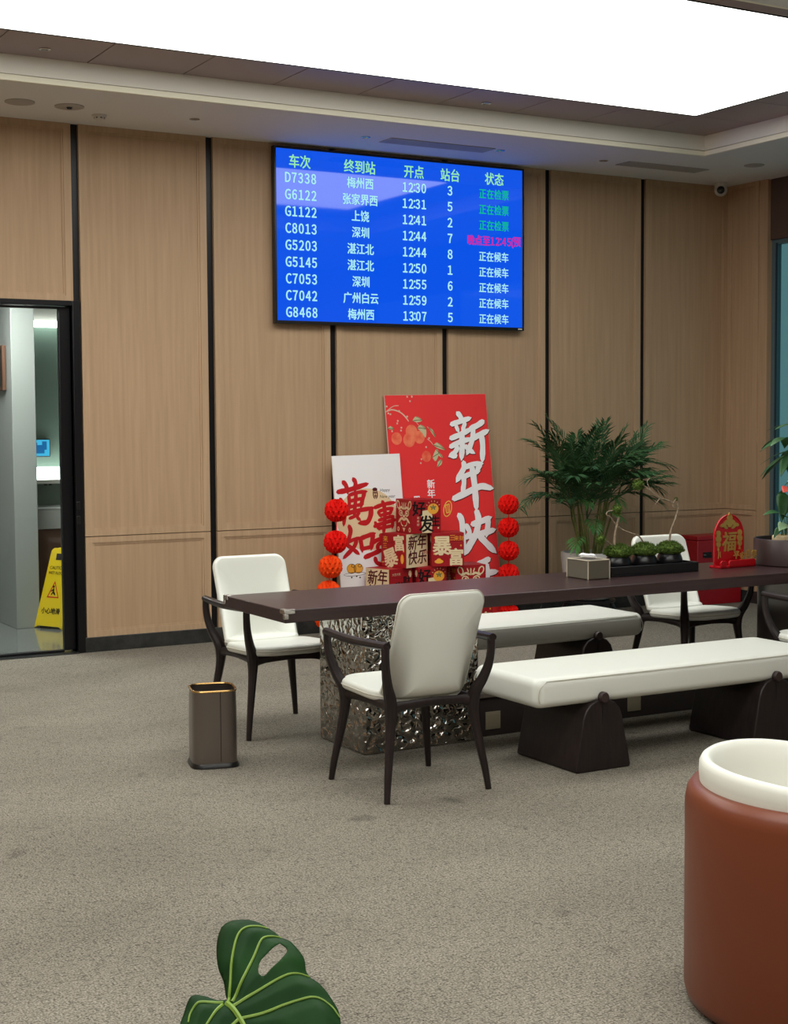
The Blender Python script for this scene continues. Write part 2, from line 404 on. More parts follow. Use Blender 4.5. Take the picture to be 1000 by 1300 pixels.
def text(bm, fn, s, size, cx, cy, d=0.0, bold=0.0, xs=1.0, shear=0.0, extrude=0.0, rot=0.0, mi=0, spacing=1.0):
    """lettering as mesh faces, centred on (cx, cy) of the surface fn(u, v, d)"""
    cu = bpy.data.curves.new('lettering', 'FONT'); cu.body = s; cu.size = size; cu.align_x = 'CENTER'; cu.align_y = 'CENTER'
    cu.shear = shear; cu.extrude = extrude; cu.resolution_u = 3; cu.space_character = spacing
    o = bpy.data.objects.new('lettering', cu); COL.objects.link(o); bpy.context.view_layer.update()
    me = bpy.data.meshes.new_from_object(o.evaluated_get(bpy.context.evaluated_depsgraph_get()))
    xs_ = [v.co.x for v in me.vertices]; ys_ = [v.co.y for v in me.vertices]
    mx_ = (min(xs_)+max(xs_))/2; my_ = (min(ys_)+max(ys_))/2
    c, sn = math.cos(rot), math.sin(rot); b_ = bold*size
    strikes = [(0, 0)]
    if bold: strikes += [(b_, 0), (-b_, 0), (0, b_*0.7), (0, -b_*0.7)]
    if bold > 0.025: strikes += [(b_*0.6, b_*0.5), (-b_*0.6, b_*0.5), (b_*0.6, -b_*0.5), (-b_*0.6, -b_*0.5)]
    for si, (ox, oy) in enumerate(strikes):
        vs = []
        for v in me.vertices:
            x, y = (v.co.x-mx_)*xs+ox, v.co.y-my_+oy
            vs.append(bm.verts.new(fn(cx+x*c-y*sn, cy+x*sn+y*c, d+v.co.z+si*0.00002)))
        for p in me.polygons:
            try: bm.faces.new([vs[i] for i in p.vertices]).material_index = mi
            except ValueError: pass
    bpy.data.objects.remove(o); bpy.data.curves.remove(cu); bpy.data.meshes.remove(me)

# ------------------------------------------------------------------ the setting
D = 10.033          # back wall
XC = 9.104          # right wall
HC = 3.642          # ceiling
HT = 3.80           # raised ceiling inside the coffers
XL, YF = -3.6, -5.2 # left and front walls
SEAM0, SP = 3.201, 0.99
WT = 0.14

bm = BM(); box(bm, XL, XC, YF, D-0.01, -0.12, 0.0); struct(obj('floor', bm, 'carpet'))

# back wall with an opening for the restroom door (x 1.45 .. 3.17)
DX0, DX1, DZ = 1.45, 3.165, 2.42
bm = BM()
box(bm, XL, DX0, D, D+WT, 0, HC+0.2); box(bm, DX0, DX1, D, D+WT, DZ, HC+0.2); box(bm, DX1, XC+0.15, D, D+WT, 0, HC+0.2)
wall_back = struct(obj('wall_back', bm, 'black_metal'))
ZR = 0.81
def wood_bay(x0, x1, z_base, lower=True):
    """one framed oak bay: boards on the wall plus raised mouldings"""
    g_ = 0.0275
    a, b_ = x0+g_, x1-g_
    bm = BM()
    t = 0.016
    if lower:
        box(bm, a, b_, D-t, D+0.002, z_base, ZR-0.002); box(bm, a, b_, D-t, D+0.002, ZR+0.002, HC)
    else: box(bm, a, b_, D-t, D+0.002, z_base, HC)
    p = obj('wood_panel', bm, 'wood', wall_back)
    bm = BM(); f, e = 0.052, D-t
    def frame(z0, z1, d=0.012):
        box(bm, a, a+f, e-d, e, z0, z1); box(bm, b_-f, b_, e-d, e, z0, z1)
        box(bm, a+f, b_-f, e-d, e, z1-f*0.8, z1); box(bm, a+f, b_-f, e-d, e, z0, z0+f*0.8)
        # a small stepped bead inside the frame
        d2 = d*0.45; q = 0.014; x0_, x1_, zz0, zz1 = a+f, b_-f, z0+f*0.8, z1-f*0.8
        box(bm, x0_, x0_+q, e-d2, e, zz0, zz1); box(bm, x1_-q, x1_, e-d2, e, zz0, zz1)
        box(bm, x0_+q, x1_-q, e-d2, e, zz1-q, zz1); box(bm, x0_+q, x1_-q, e-d2, e, zz0, zz0+q)
    if lower:
        frame(z_base, ZR-0.003); frame(ZR+0.003, HC)
    else: frame(z_base, HC)
    obj('panel_moulding', bm, 'wood_trim', wall_back)
wood_bay(SEAM0-SP*1.0, SEAM0, DZ+0.012, lower=False)
wood_bay(SEAM0-SP*2.0, SEAM0-SP, DZ+0.012, lower=False)
for i in range(4): wood_bay(SEAM0-SP*(3+i), SEAM0-SP*(2+i), 0.105)
for i in range(5): wood_bay(SEAM0+SP*i, SEAM0+SP*(i+1), 0.105)
wood_bay(SEAM0+SP*5, XC-0.0005+0.0275, 0.105)
bm = BM(); box(bm, DX1+0.05, XC, D-0.032, D, 0, 0.105); struct(obj('baseboard_back', bm, 'marble', bevel=0.003))

# right wall: a strip of panelling, then a big window under a dark beam
WY = 9.52
bm = BM(); box(bm, XC, XC+0.16, WY, D+WT, 0, HC+0.2); box(bm, XC, XC+0.16, YF, 3.2, 0, HC+0.2)
wall_right = struct(obj('wall_right', bm, 'wood'))
bm = BM()
f, e, d = 0.05, XC, 0.012
for z0, z1 in ((0.105, ZR-0.003), (ZR+0.003, HC)):
    box(bm, e-d, e, D-0.03-f, D-0.03, z0, z1); box(bm, e-d, e, WY+0.10, WY+0.10+f, z0, z1)
    box(bm, e-d, e, WY+0.10+f, D-0.03-f, z1-0.04, z1); box(bm, e-d, e, WY+0.10+f, D-0.03-f, z0, z0+0.04)
obj('panel_moulding', bm, 'wood_trim', wall_right)
bm = BM(); box(bm, XC+0.03, XC+0.16, 3.2, WY, 3.13, HC+0.2); struct(obj('trim_1', bm, 'wood_dark_brown', bevel=0.004))
bm = BM(); box(bm, XC-0.02, XC, WY, D-0.033, 0, 0.105); struct(obj('baseboard_right', bm, 'marble'))
bm = BM()
for y, wd in ((9.468, 0.052), (7.2, 0.1), (5.2, 0.1), (3.2, 0.1)): box(bm, XC+0.05, XC+0.11, y, y+wd, 0.0, 3.13)
box(bm, XC+0.05, XC+0.11, 3.3, 9.468, 3.09, 3.13); box(bm, XC+0.05, XC+0.11, 3.3, 9.468, 0.0, 0.08)
win = struct(obj('window_1', bm, 'window_frame'))
bm = BM(); box(bm, XC+0.075, XC+0.085, 3.3, 9.48, 0.06, 3.10); obj('window_glass', bm, 'window_glass', win)
bm = BM(); box(bm, XC+0.045, XC+0.052, 9.452, 9.470, 0.0, 3.1); obj('gasket', bm, 'window_line', win)
bm = BM(); box(bm, XL-0.15, XL, YF, D+WT, 0, HC+0.2); struct(obj('wall_left', bm, 'wood'))
bm = BM(); box(bm, XL-0.15, XC+0.16, YF-0.15, YF, 0, HC+0.2); struct(obj('wall_front', bm, 'wood'))

# ceiling with sunken luminous coffers, the nearer two unseen and added for light
CX0, CXR = -2.6, (7.90, 5.4, 5.4)
COFF = ((5.56, 8.96), (1.35, 4.75), (-2.86, 0.54))
bm = BM()
box(bm, XL, XC+0.03, 8.96, D, HC, HC+0.2); box(bm, XL, XC+0.03, 4.75, 5.56, HC, HC+0.2); box(bm, XL, XC+0.03, 0.54, 1.35, HC, HC+0.2); box(bm, XL, XC+0.03, YF, -2.86, HC, HC+0.2)
for (y0, y1), CX1 in zip(COFF, CXR):
    box(bm, XL, CX0, y0, y1, HC, HC+0.2); box(bm, CX1, XC+0.03, y0, y1, HC, HC+0.2)
    box(bm, CX0, CX1, y0, y1, HT+0.03, HT+0.05)
ceiling = struct(obj('ceiling', bm, 'plaster'))
def frame_ring(bm, x0, x1, y0, y1, wd, z0, z1):
    box(bm, x0, x1, y0, y0+wd, z0, z1); box(bm, x0, x1, y1-wd, y1, z0, z1)
    box(bm, x0, x0+wd, y0+wd, y1-wd, z0, z1); box(bm, x1-wd, x1, y0+wd, y1-wd, z0, z1)
for i, (y0, y1) in enumerate(COFF):
    CX1 = CXR[i]; LIGHT_X = (CX0+0.58, CX1-0.58)
    bm = BM(); frame_ring(bm, CX0, CX1, y0, y1, 0.012, HC+0.044, HT)
    obj('coffer_riser', bm, 'riser', ceiling)
    bm = BM(); frame_ring(bm, CX0, CX1, y0, y1, 0.026, HC+0.001, HC+0.037)
    struct(obj('trim_%d' % (2+i), bm, 'cream_trim', bevel=0.002))
    # brown boards around the luminous field, open joints every 0.625 m
    bm = BM(); gp = 0.0035; lx0, lx1, ly0, ly1 = LIGHT_X[0], LIGHT_X[1], y0+0.56, y1-0.56
    xs = [CX0] + [2.95+0.625*k for k in range(-8, 9) if CX0+0.2 < 2.95+0.625*k < CX1-0.2] + [CX1]
    for a, b_ in zip(xs, xs[1:]):
        box(bm, a+gp, b_-gp, y0, ly0, HT, HT+0.02); box(bm, a+gp, b_-gp, ly1, y1, HT, HT+0.02)
    ys = [ly0+(ly1-ly0)*k/4 for k in range(5)]
    for a, b_ in zip(ys, ys[1:]):
        box(bm, CX0, lx0, a+gp, b_-gp, HT, HT+0.02); box(bm, lx1, CX1, a+gp, b_-gp, HT, HT+0.02)
    obj('brown_boards', bm, 'brown_panel', ceiling, bevel=0.002)
    lt = thing('ceiling_light', ['large white luminous ceiling panel sunk in the brown coffer above the table',
               'unseen luminous ceiling panel added over the tub chair to light the foreground',
               'unseen luminous ceiling panel added behind the camera as fill light'][i], 'ceiling light', ((lx0+lx1)/2, (ly0+ly1)/2, HT))
    hx, hy = (lx1-lx0)/2, (ly1-ly0)/2
    bm = BM(); box(bm, -hx+0.012, hx-0.012, -hy+0.012, hy-0.012, 0.0, 0.012); obj('diffuser', bm, ('light', 'light_added', 'light_added')[i], lt)  # second and third glow out of view, added to light camera-facing sides
    bm = BM(); frame_ring(bm, -hx, hx, -hy, hy, 0.011, -0.004, 0.02); obj('frame', bm, 'dark_gap', lt)

# ------------------------------------------------------------------ restroom behind the glass door
RY, RX0, RX1, RH = 13.4, 1.2, 4.25, 2.75
bm = BM(); box(bm, RX0, RX1, D-0.01, RY, -0.12, 0.0); struct(obj('floor_restroom', bm, 'tile_floor'))
bm = BM(); box(bm, RX0, RX1, D+WT, RY, RH, RH+0.1); struct(obj('ceiling_restroom', bm, 'plaster'))
bm = BM(); box(bm, RX0, RX1, RY, RY+0.1, 0, RH); struct(obj('wall_restroom_back', bm, 'tile_wall'))
bm = BM(); box(bm, RX0-0.1, RX0, D+WT, RY, 0, RH); struct(obj('wall_restroom_left', bm, 'tile_wall'))
bm = BM(); box(bm, RX1, RX1+0.1, D+WT, RY, 0, RH); struct(obj('wall_restroom_right', bm, 'tile_wall'))
bm = BM(); box(bm, 3.13, 3.315, 11.45, RY, 0, RH); struct(obj('wall_restroom_pier', bm, 'tile_wall', bevel=0.004))
bm = BM(); box(bm, 3.315, RX1, 12.28, 12.36, 0, RH); struct(obj('wall_restroom_vanity', bm, 'mirror_green'))
t = thing('restroom_fill_light', 'unseen square ceiling light added to brighten the restroom pier', 'ceiling light', (2.75, 10.80, RH-0.03))  # out of view, placed and sized to light the pier front
bm = BM(); box(bm, -0.3, 0.3, -0.3, 0.3, 0, 0.03); obj('diffuser', bm, 'lamp_soft', t)
bm = BM(); frame_ring(bm, -0.33, 0.33, -0.33, 0.33, 0.028, -0.004, 0.03); obj('frame', bm, 'steel', t)
t = thing('vanity_counter', 'stone topped brown washroom counter beyond the glass door', 'counter', (3.78, 12.06, 0))
bm = BM(); box(bm, -0.46, 0.46, -0.20, 0.215, 0.10, 0.74); obj('cabinet', bm, 'counter_front', t, bevel=0.004)
bm = BM(); box(bm, -0.46, 0.46, -0.17, 0.215, 0.0, 0.10); obj('toe_kick', bm, 'dark_plastic', t)
bm = BM(); box(bm, -0.463, 0.46, -0.22, 0.215, 0.742, 0.895); box(bm, -0.463, 0.46, -0.222, 0.215, 0.895, 0.915); obj('worktop', bm, 'counter', t, bevel=0.004)
t = thing('lit_mirror_shelf', 'white glowing shelf unit over the washroom counter', 'shelf', (3.68, 12.18, 1.10))
bm = BM(); box(bm, -0.36, 0.36, -0.10, 0.095, 0, 0.035); obj('shelf', bm, 'white_plastic', t, bevel=0.004)
bm = BM(); box(bm, -0.36, 0.36, -0.085, 0.095, 0.037, 0.135); obj('light_box', bm, 'lamp_white', t)
for dx in (-0.10, -0.06):
    bm = BM(); lathe(bm, [(0.012, 0), (0.016, -0.012), (0, -0.014)], 12, (dx, -0.06, -0.001)); obj('tap_sensor', bm, 'dark_plastic', t)
t = thing('washroom_strip_light', 'bright white strip light high on the washroom wall', 'wall light', (3.72, 12.20, 2.40))
bm = BM(); box(bm, -0.38, 0.38, -0.03, 0.075, 0, 0.05); obj('tube', bm, 'lamp_white', t, bevel=0.01)
bm = BM(); box(bm, -0.39, 0.39, 0.02, 0.077, 0.052, 0.30); obj('housing', bm, 'white_plastic', t)  # enlarged to imitate the pale ceiling reflected in the mirror
t = thing('mirrored_screen', 'glowing cyan shape imitating a screen reflected in the washroom mirror', 'screen', (3.56, 12.27, 1.33))  # glowing stand-in for a screen's reflection in the mirror
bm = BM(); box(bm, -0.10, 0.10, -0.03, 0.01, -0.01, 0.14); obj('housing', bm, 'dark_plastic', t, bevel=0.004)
bm = BM(); box(bm, -0.093, 0.093, -0.0325, -0.03, -0.002, 0.133); obj('display', bm, 'reflection_cyan', t)
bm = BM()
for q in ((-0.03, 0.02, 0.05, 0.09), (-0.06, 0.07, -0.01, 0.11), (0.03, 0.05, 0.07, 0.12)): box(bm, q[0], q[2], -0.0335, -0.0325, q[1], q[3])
obj('picture', bm, 'reflection_dark', t)
t = thing('picture_frame', 'small dark wooden frame hanging on the side of the restroom pier', 'picture frame', (3.128, 11.79, 2.01))
bm = BM(); box(bm, -0.03, 0, -0.2, 0.2, -0.15, 0.2); obj('frame', bm, 'counter_front', t, bevel=0.004)
bm = BM(); box(bm, -0.032, -0.03, -0.17, 0.17, -0.12, 0.17); obj('picture', bm, 'dark_plastic', t)

# glass door in a black frame
bm = BM()
box(bm, DX1-0.0, DX1+0.055, D-0.03, D+WT, 0, 2.44); box(bm, DX0-0.055, DX0, D-0.03, D+WT, 0, 2.44); box(bm, DX0, DX1, D-0.03, D+WT, 2.405, 2.44)
door = struct(obj('door_1', bm, 'door_metal', bevel=0.003))
bm = BM(); box(bm, DX0, DX1, D-0.05, D+WT, -0.02, 0.006); obj('threshold', bm, 'threshold', door)
bm = BM()   # sliding leaf: stiles and rails
box(bm, 3.085, 3.165, D+0.03, D+0.075, 0.02, 2.40); box(bm, 2.28, 2.34, D+0.03, D+0.075, 0.02, 2.40)
box(bm, 2.34, 3.085, D+0.03, D+0.075, 2.385, 2.40); box(bm, 2.34, 3.085, D+0.03, D+0.075, 0.008, 0.025)
obj('door_leaf', bm, 'door_metal', door, bevel=0.003)
bm = BM(); box(bm, 2.34, 3.085, D+0.048, D+0.056, 0.025, 2.385); obj('door_glass', bm, 'glass', door)
for z in (0.93, 1.03):
    bm = BM(); box(bm, DX1+0.0, DX1+0.028, D-0.036, D-0.03, z-0.028, z+0.028); obj('door_switch', bm, 'dark_plastic', door, bevel=0.004)

t = thing('wet_floor_sign', 'yellow folding wet floor sign standing on the tiles behind the glass door', 'sign', (3.50, 11.40, 0), math.radians(-62))
def sign_panel(sgn):
    bm = BM(); H_ = 0.62
    def fn(u, v, d): return (u, sgn*(0.17-0.155*v/H_)+d*sgn, v)
    o = [(-0.15, 0.0), (-0.11, 0.02), (0.11, 0.02), (0.15, 0.0), (0.095, 0.60), (0.07, H_), (-0.07, H_), (-0.095, 0.60)]
    prism(bm, o, fn, 0, 0.018); return bm, fn
for sgn in (-1, 1):
    bm, fn = sign_panel(sgn); p = obj('panel', bm, 'yellow', t, bevel=0.004)
    if sgn == -1:
        bm = BM(); f2 = lambda u, v, d: (u, fn(u, v, 0.0195+d)[1], v)
        poly(bm, f2, [(-0.03, 0.53), (0.03, 0.53), (0.03, 0.58), (-0.03, 0.58)])
        text(bm, f2, 'CAUTION', 0.035, 0, 0.47, 0, 0.02); text(bm, f2, 'WET FLOOR', 0.030, 0, 0.43, 0, 0.02)
        text(bm, f2, '小心地滑', 0.05, 0, 0.14, 0, 0.03); obj('lettering', bm, 'print_black', p)
        bm = BM(); tri = [(-0.065, 0.24), (0.065, 0.24), (0, 0.37)]
        for i in range(3):
            a, b_ = Vector(tri[i]), Vector(tri[(i+1)%3]); c_ = Vector((0, 0.283))
            poly(bm, f2, [a, b_, b_.lerp(c_, 0.22), a.lerp(c_, 0.22)])
        obj('warning_triangle', bm, 'print_red', p)
        bm = BM(); disc(bm, f2, -0.005, 0.325, 0.010, 0.010, 12); brush(bm, f2, [(0.018, [(-0.004, 0.31), (0.0, 0.285), (0.018, 0.265)]), (0.012, [(-0.002, 0.305), (-0.025, 0.29)]), (0.012, [(0.0, 0.29), (-0.02, 0.262)])])
        obj('slipping_figure', bm, 'print_black', p)

# ------------------------------------------------------------------ ceiling fittings
def downlight(x, y, z, label):
    t = thing('downlight', label, 'ceiling spotlight', (x, y, z), 0, 'small recessed ceiling spotlights')
    bm = BM(); lathe(bm, [(0.034, 0.0), (0.036, -0.004), (0.026, -0.006), (0.022, 0.0)], 20); obj('rim', bm, 'chrome', t, smooth=True)
    bm = BM(); lathe(bm, [(0.0215, -0.0005), (0.02, -0.003), (0.0, -0.003)], 20); obj('lens', bm, 'lens', t, smooth=True)
downlight(3.865, 9.471, HC, 'small round spotlight in the pale ceiling left of the departure screen, beside the smoke detector')
downlight(5.187, 9.49, HC, 'small round spotlight in the pale ceiling above the left half of the departure screen')
downlight(6.34, 9.477, HC, 'small round spotlight in the pale ceiling above the right half of the departure screen')
downlight(7.308, 9.465, HC, 'small round spotlight in the pale ceiling just left of the right-hand air vent')
downlight(2.625, 8.728, HT, 'small spotlight in the brown ceiling boards near the left edge of the picture')
downlight(5.739, 8.754, HT, 'small spotlight in the brown ceiling boards above the departure screen')
def speaker_disc(x, y, r, label, dot):
    t = thing('ceiling_speaker', label, 'ceiling speaker', (x, y, HC), 0, 'round ceiling speakers')
    bm = BM(); lathe(bm, [(r, 0), (r, -0.005), (r*0.94, -0.007), (0, -0.006)], 32); obj('grille', bm, 'grey_plastic', t, smooth=True)
    if dot:
        bm = BM(); lathe(bm, [(0.02, -0.0065), (0.015, -0.018), (0, -0.02)], 14); obj('badge', bm, 'dark_plastic', t, smooth=True)
speaker_disc(2.684, 9.488, 0.095, 'round grey speaker grille in the ceiling at the far left end', False)
speaker_disc(3.003, 9.477, 0.095, 'round grey speaker grille with a dark centre, beside the smoke detector', True)
speaker_disc(8.506, 9.056, 0.08, 'round grey speaker grille in the ceiling in the right corner near the camera', False)
t = thing('smoke_detector', 'white smoke detector on the ceiling above the left wall panels', 'smoke detector', (3.26, 9.648, HC))
bm = BM(); lathe(bm, [(0.05, 0), (0.05, -0.012), (0.038, -0.014), (0.035, -0.03), (0.022, -0.036), (0, -0.037)], 24); obj('housing', bm, 'white_plastic', t, smooth=True)
bm = BM()
for k in range(8):
    a = 2*PI*k/8; disc(bm, lambda u, v, d: (0.0372*math.cos(a)+u*-math.sin(a), 0.0372*math.sin(a)+u*math.cos(a), -0.022+v), 0, 0, 0.007, 0.004, 8)
obj('vents', bm, 'dark_plastic', t)
def vent(x0, x1, y0, y1, label):
    t = thing('air_vent', label, 'air vent', ((x0+x1)/2, (y0+y1)/2, HC), 0, 'slot air vents in the ceiling')
    hx, hy = (x1-x0)/2, (y1-y0)/2
    bm = BM(); frame_ring(bm, -hx, hx, -hy, hy, 0.014, -0.006, 0); obj('frame', bm, 'grey_plastic', t)
    bm = BM(); box(bm, -hx+0.014, hx-0.014, -hy+0.014, hy-0.014, -0.002, 0); obj('backing', bm, 'dark_gap', t)
    bm = BM(); n = 5
    for k in range(n):
        y = -hy+0.014+(2*hy-0.028)*(k+0.5)/n; box(bm, -hx+0.014, hx-0.014, y-0.012, y+0.010, -0.006, -0.003)
    obj('slats', bm, 'grey_plastic', t)
vent(5.36, 6.26, 9.42, 9.60, 'grey slot air vent in the ceiling above the departure screen')
vent(7.50, 8.32, 9.38, 9.56, 'grey slot air vent in the ceiling near the corner camera')
t = thing('security_camera', 'white dome security camera with black lens under the ceiling in the corner', 'security camera', (8.88, 9.86, HC))
bm = BM(); lathe(bm, [(0.052, 0), (0.054, -0.03), (0.048, -0.045), (0, -0.045)], 28); obj('base', bm, 'white_plastic', t, smooth=True)
bm = BM(); bmesh.ops.create_uvsphere(bm, u_segments=24, v_segments=16, radius=0.056); obj('head', bm, 'white_plastic', t, (0, 0, -0.062), smooth=True)
dv = (Vector((0, 0, 1.6))-Vector((8.88, 9.86, HC-0.062))).normalized()
bm = BM(); lathe(bm, [(0.034, 0.0), (0.031, 0.010), (0.018, 0.016), (0, 0.018)], 24)
o = obj('lens', bm, 'lens', t, Vector((0, 0, -0.062))+dv*0.044, smooth=True); o.rotation_euler = dv.to_track_quat('Z', 'Y').to_euler()

# ------------------------------------------------------------------ departure screen
TX, TZ0, TZ1, TY = (4.673+6.880)/2, 2.324, 3.615, D-0.085
t = thing('departure_screen', 'large wall screen showing a blue train departure board in Chinese', 'screen', (TX, TY, TZ0))
hw, hh = (6.880-4.673)/2, TZ1-TZ0
bm = BM(); frame_ring2 = None
box(bm, -hw, hw, 0.004, 0.045, 0, hh); bz = 0.016
box(bm, -hw, -hw+bz, -0.006, 0.004, 0, hh); box(bm, hw-bz, hw, -0.006, 0.004, 0, hh); box(bm, -hw+bz, hw-bz, -0.006, 0.004, hh-bz, hh); box(bm, -hw+bz, hw-bz, -0.006, 0.004, 0, bz+0.008)
obj('bezel', bm, 'dark_plastic', t, bevel=0.002)
bm = BM(); box(bm, -0.35, 0.35, 0.045, 0.056, 0.35, 0.95); obj('wall_bracket', bm, 'black_metal', t)
bm = BM(); box(bm, -hw+bz, hw-bz, -0.001, 0.004, bz+0.008, hh-bz); obj('display', bm, 'display', t)
bm = BM(); box(bm, hw-0.06, hw-0.022, -0.0075, -0.006, 0.007, 0.017); obj('badge', bm, 'white_plastic', t)
fw_txt = lambda q: ''.join(chr(ord(c)+0xFEE0) if 33 <= ord(c) <= 126 else c for c in q)
tv = lambda u, v, d: (u-TX, -0.003-d, v-TZ0)
rows = [('D7338','梅州西','12:30','3','正在检票'),('G6122','张家界西','12:31','5','正在检票'),('G1122','上饶','12:41','2','正在检票'),('C8013','深圳','12:44','7',None),
        ('G5203','湛江北','12:44','8','正在候车'),('G5145','湛江北','12:50','1','正在候车'),('C7053','深圳','12:55','6','正在候车'),('C7042','广州白云','12:59','2','正在候车'),('G8468','梅州西','13:07','5','正在候车')]
rz = [3.393-0.1228*i for i in range(9)]
bm = BM()
for s, x in (('车次', 4.883), ('终到站', 5.384), ('开点', 5.857), ('站台', 6.183), ('状态', 6.595)): text(bm, tv, s, 0.103, x, 3.513, 0, 0.020, 0.88)
obj('heading_lettering', bm, 'tv_head', t)
for ci, (nm, x, sz, xs) in enumerate((('train_number_lettering', 4.888, 0.096, 0.90), ('destination_lettering', 5.387, 0.088, 0.87), ('departure_time_lettering', 5.859, 0.094, 0.86), ('platform_lettering', 6.181, 0.094, 0.95))):
    bm = BM()
    for i, r in enumerate(rows):
        if ci == 1: text(bm, tv, r[ci], sz, x, rz[i], 0, 0.022, xs)
        elif ci == 2:
            for q, k in zip(r[ci].split(':'), (-1, 1)): text(bm, tv, fw_txt(q), sz, x+k*0.057, rz[i], 0, 0.028, 0.74, spacing=0.54)
            for dz in (-0.022, 0.022): disc(bm, tv, x, rz[i]+dz, 0.0075, 0.0085, 10)
        else: text(bm, tv, fw_txt(r[ci]), sz, x, rz[i], 0, 0.028, 0.72 if ci == 0 else 0.8, spacing=0.54)
    obj(nm, bm, 'tv_text', t)
bm = BM()
for i in range(4, 9): text(bm, tv, rows[i][4], 0.083, 6.59, rz[i], 0, 0.018, 0.86)
obj('waiting_status_lettering', bm, 'tv_text', t)
bm = BM()
for i in range(3): text(bm, tv, rows[i][4], 0.083, 6.593, rz[i], 0, 0.018, 0.86)
obj('boarding_status_lettering', bm, 'tv_green', t)
bm = BM()
for q, x, xs in (('晚点至', 6.448, 0.86), ('１２', 6.602, 0.74), ('４５', 6.712, 0.74), ('(预', 6.802, 0.86)): text(bm, tv, q, 0.084, x, rz[3], 0, 0.026, xs, spacing=0.56 if xs < 0.8 else 1.0)
for dz in (-0.02, 0.02): disc(bm, tv, 6.657, rz[3]+dz, 0.008, 0.008, 10)
obj('delay_status_lettering', bm, 'tv_pink', t)

# ------------------------------------------------------------------ table
TXL, TXR, TYF, TYB, TH = 2.885, 7.43, 6.072, 6.772, 0.745
t = thing('long_table', 'long dark wood table with metal corners on hammered steel bases', 'table', (0, 0, 0))
bm = BM()
for f_ in box(bm, TXL, TXR, TYF, TYB, 0.685, TH): f_.material_index = 1
for f_ in bm.faces:
    f_.normal_update()
    if all(abs(v.co.z-TH) < 1e-6 for v in f_.verts): f_.material_index = 0
obj('tabletop', bm, ('table_wood', 'table_edge'), t, bevel=0.004)
def corner(x, y, sx, sy):
    bm = BM(); q = 0.0035; l1, wd, l2 = 0.05, 0.018, 0.042
    # top straps, side straps and vertical edge cap, wrapped on the corner
    X0, X1 = sorted((x-q*-sx*0, x)); 
    def bx(xa, xb, ya, yb, za, zb): box(bm, min(xa, xb), max(xa, xb), min(ya, yb), max(ya, yb), za, zb)
    bx(x+sx*-l1, x+sx*q, y+sy*q, y+sy*-wd, TH, TH+q); bx(x+sx*q, x+sx*-wd, y+sy*-wd, y+sy*-l1, TH, TH+q)
    bx(x+sx*-l1, x+sx*q, y+sy*q, y, TH-wd, TH); bx(x+sx*q, x, y, y+sy*-l1, TH-wd, TH)
    bx(x+sx*-wd, x+sx*q, y+sy*q, y, TH-l2, TH-wd); bx(x+sx*q, x, y, y+sy*-wd, TH-l2, TH-wd)
    obj('corner_bracket', bm, 'chrome', t, bevel=0.002)
corner(TXL, TYF, -1, -1); corner(TXL, TYB, -1, 1); corner(TXR, TYF, 1, -1); corner(TXR, TYB, 1, 1)
for x0 in (3.35, 6.30):
    bm = BM(); box(bm, x0, x0+0.655, 6.185, 6.655, 0.0, 0.685); obj('hammered_base' if x0 < 4 else 'smooth_base', bm, 'hammered' if x0 < 4 else 'smooth_steel', t, bevel=0.012, segs=3)
bm = BM(); box(bm, 4.006, 6.299, 6.25, 6.59, 0.0, 0.20); obj('plinth', bm, 'plinth', t, bevel=0.003)
bm = BM(); box(bm, 4.006, 6.299, 6.235, 6.605, 0.20, 0.225); obj('footrest', bm, 'plinth_top', t, bevel=0.003)
for x in (4.13, 5.04):
    bm = BM(); box(bm, x-0.045, x+0.045, 6.244, 6.25, 0.035, 0.125); o = obj('socket_plate', bm, 'socket', t, bevel=0.002)
    bm = BM(); box(bm, x-0.036, x+0.036, 6.242, 6.244, 0.045, 0.115); obj('socket_lid', bm, 'socket', o, bevel=0.001)

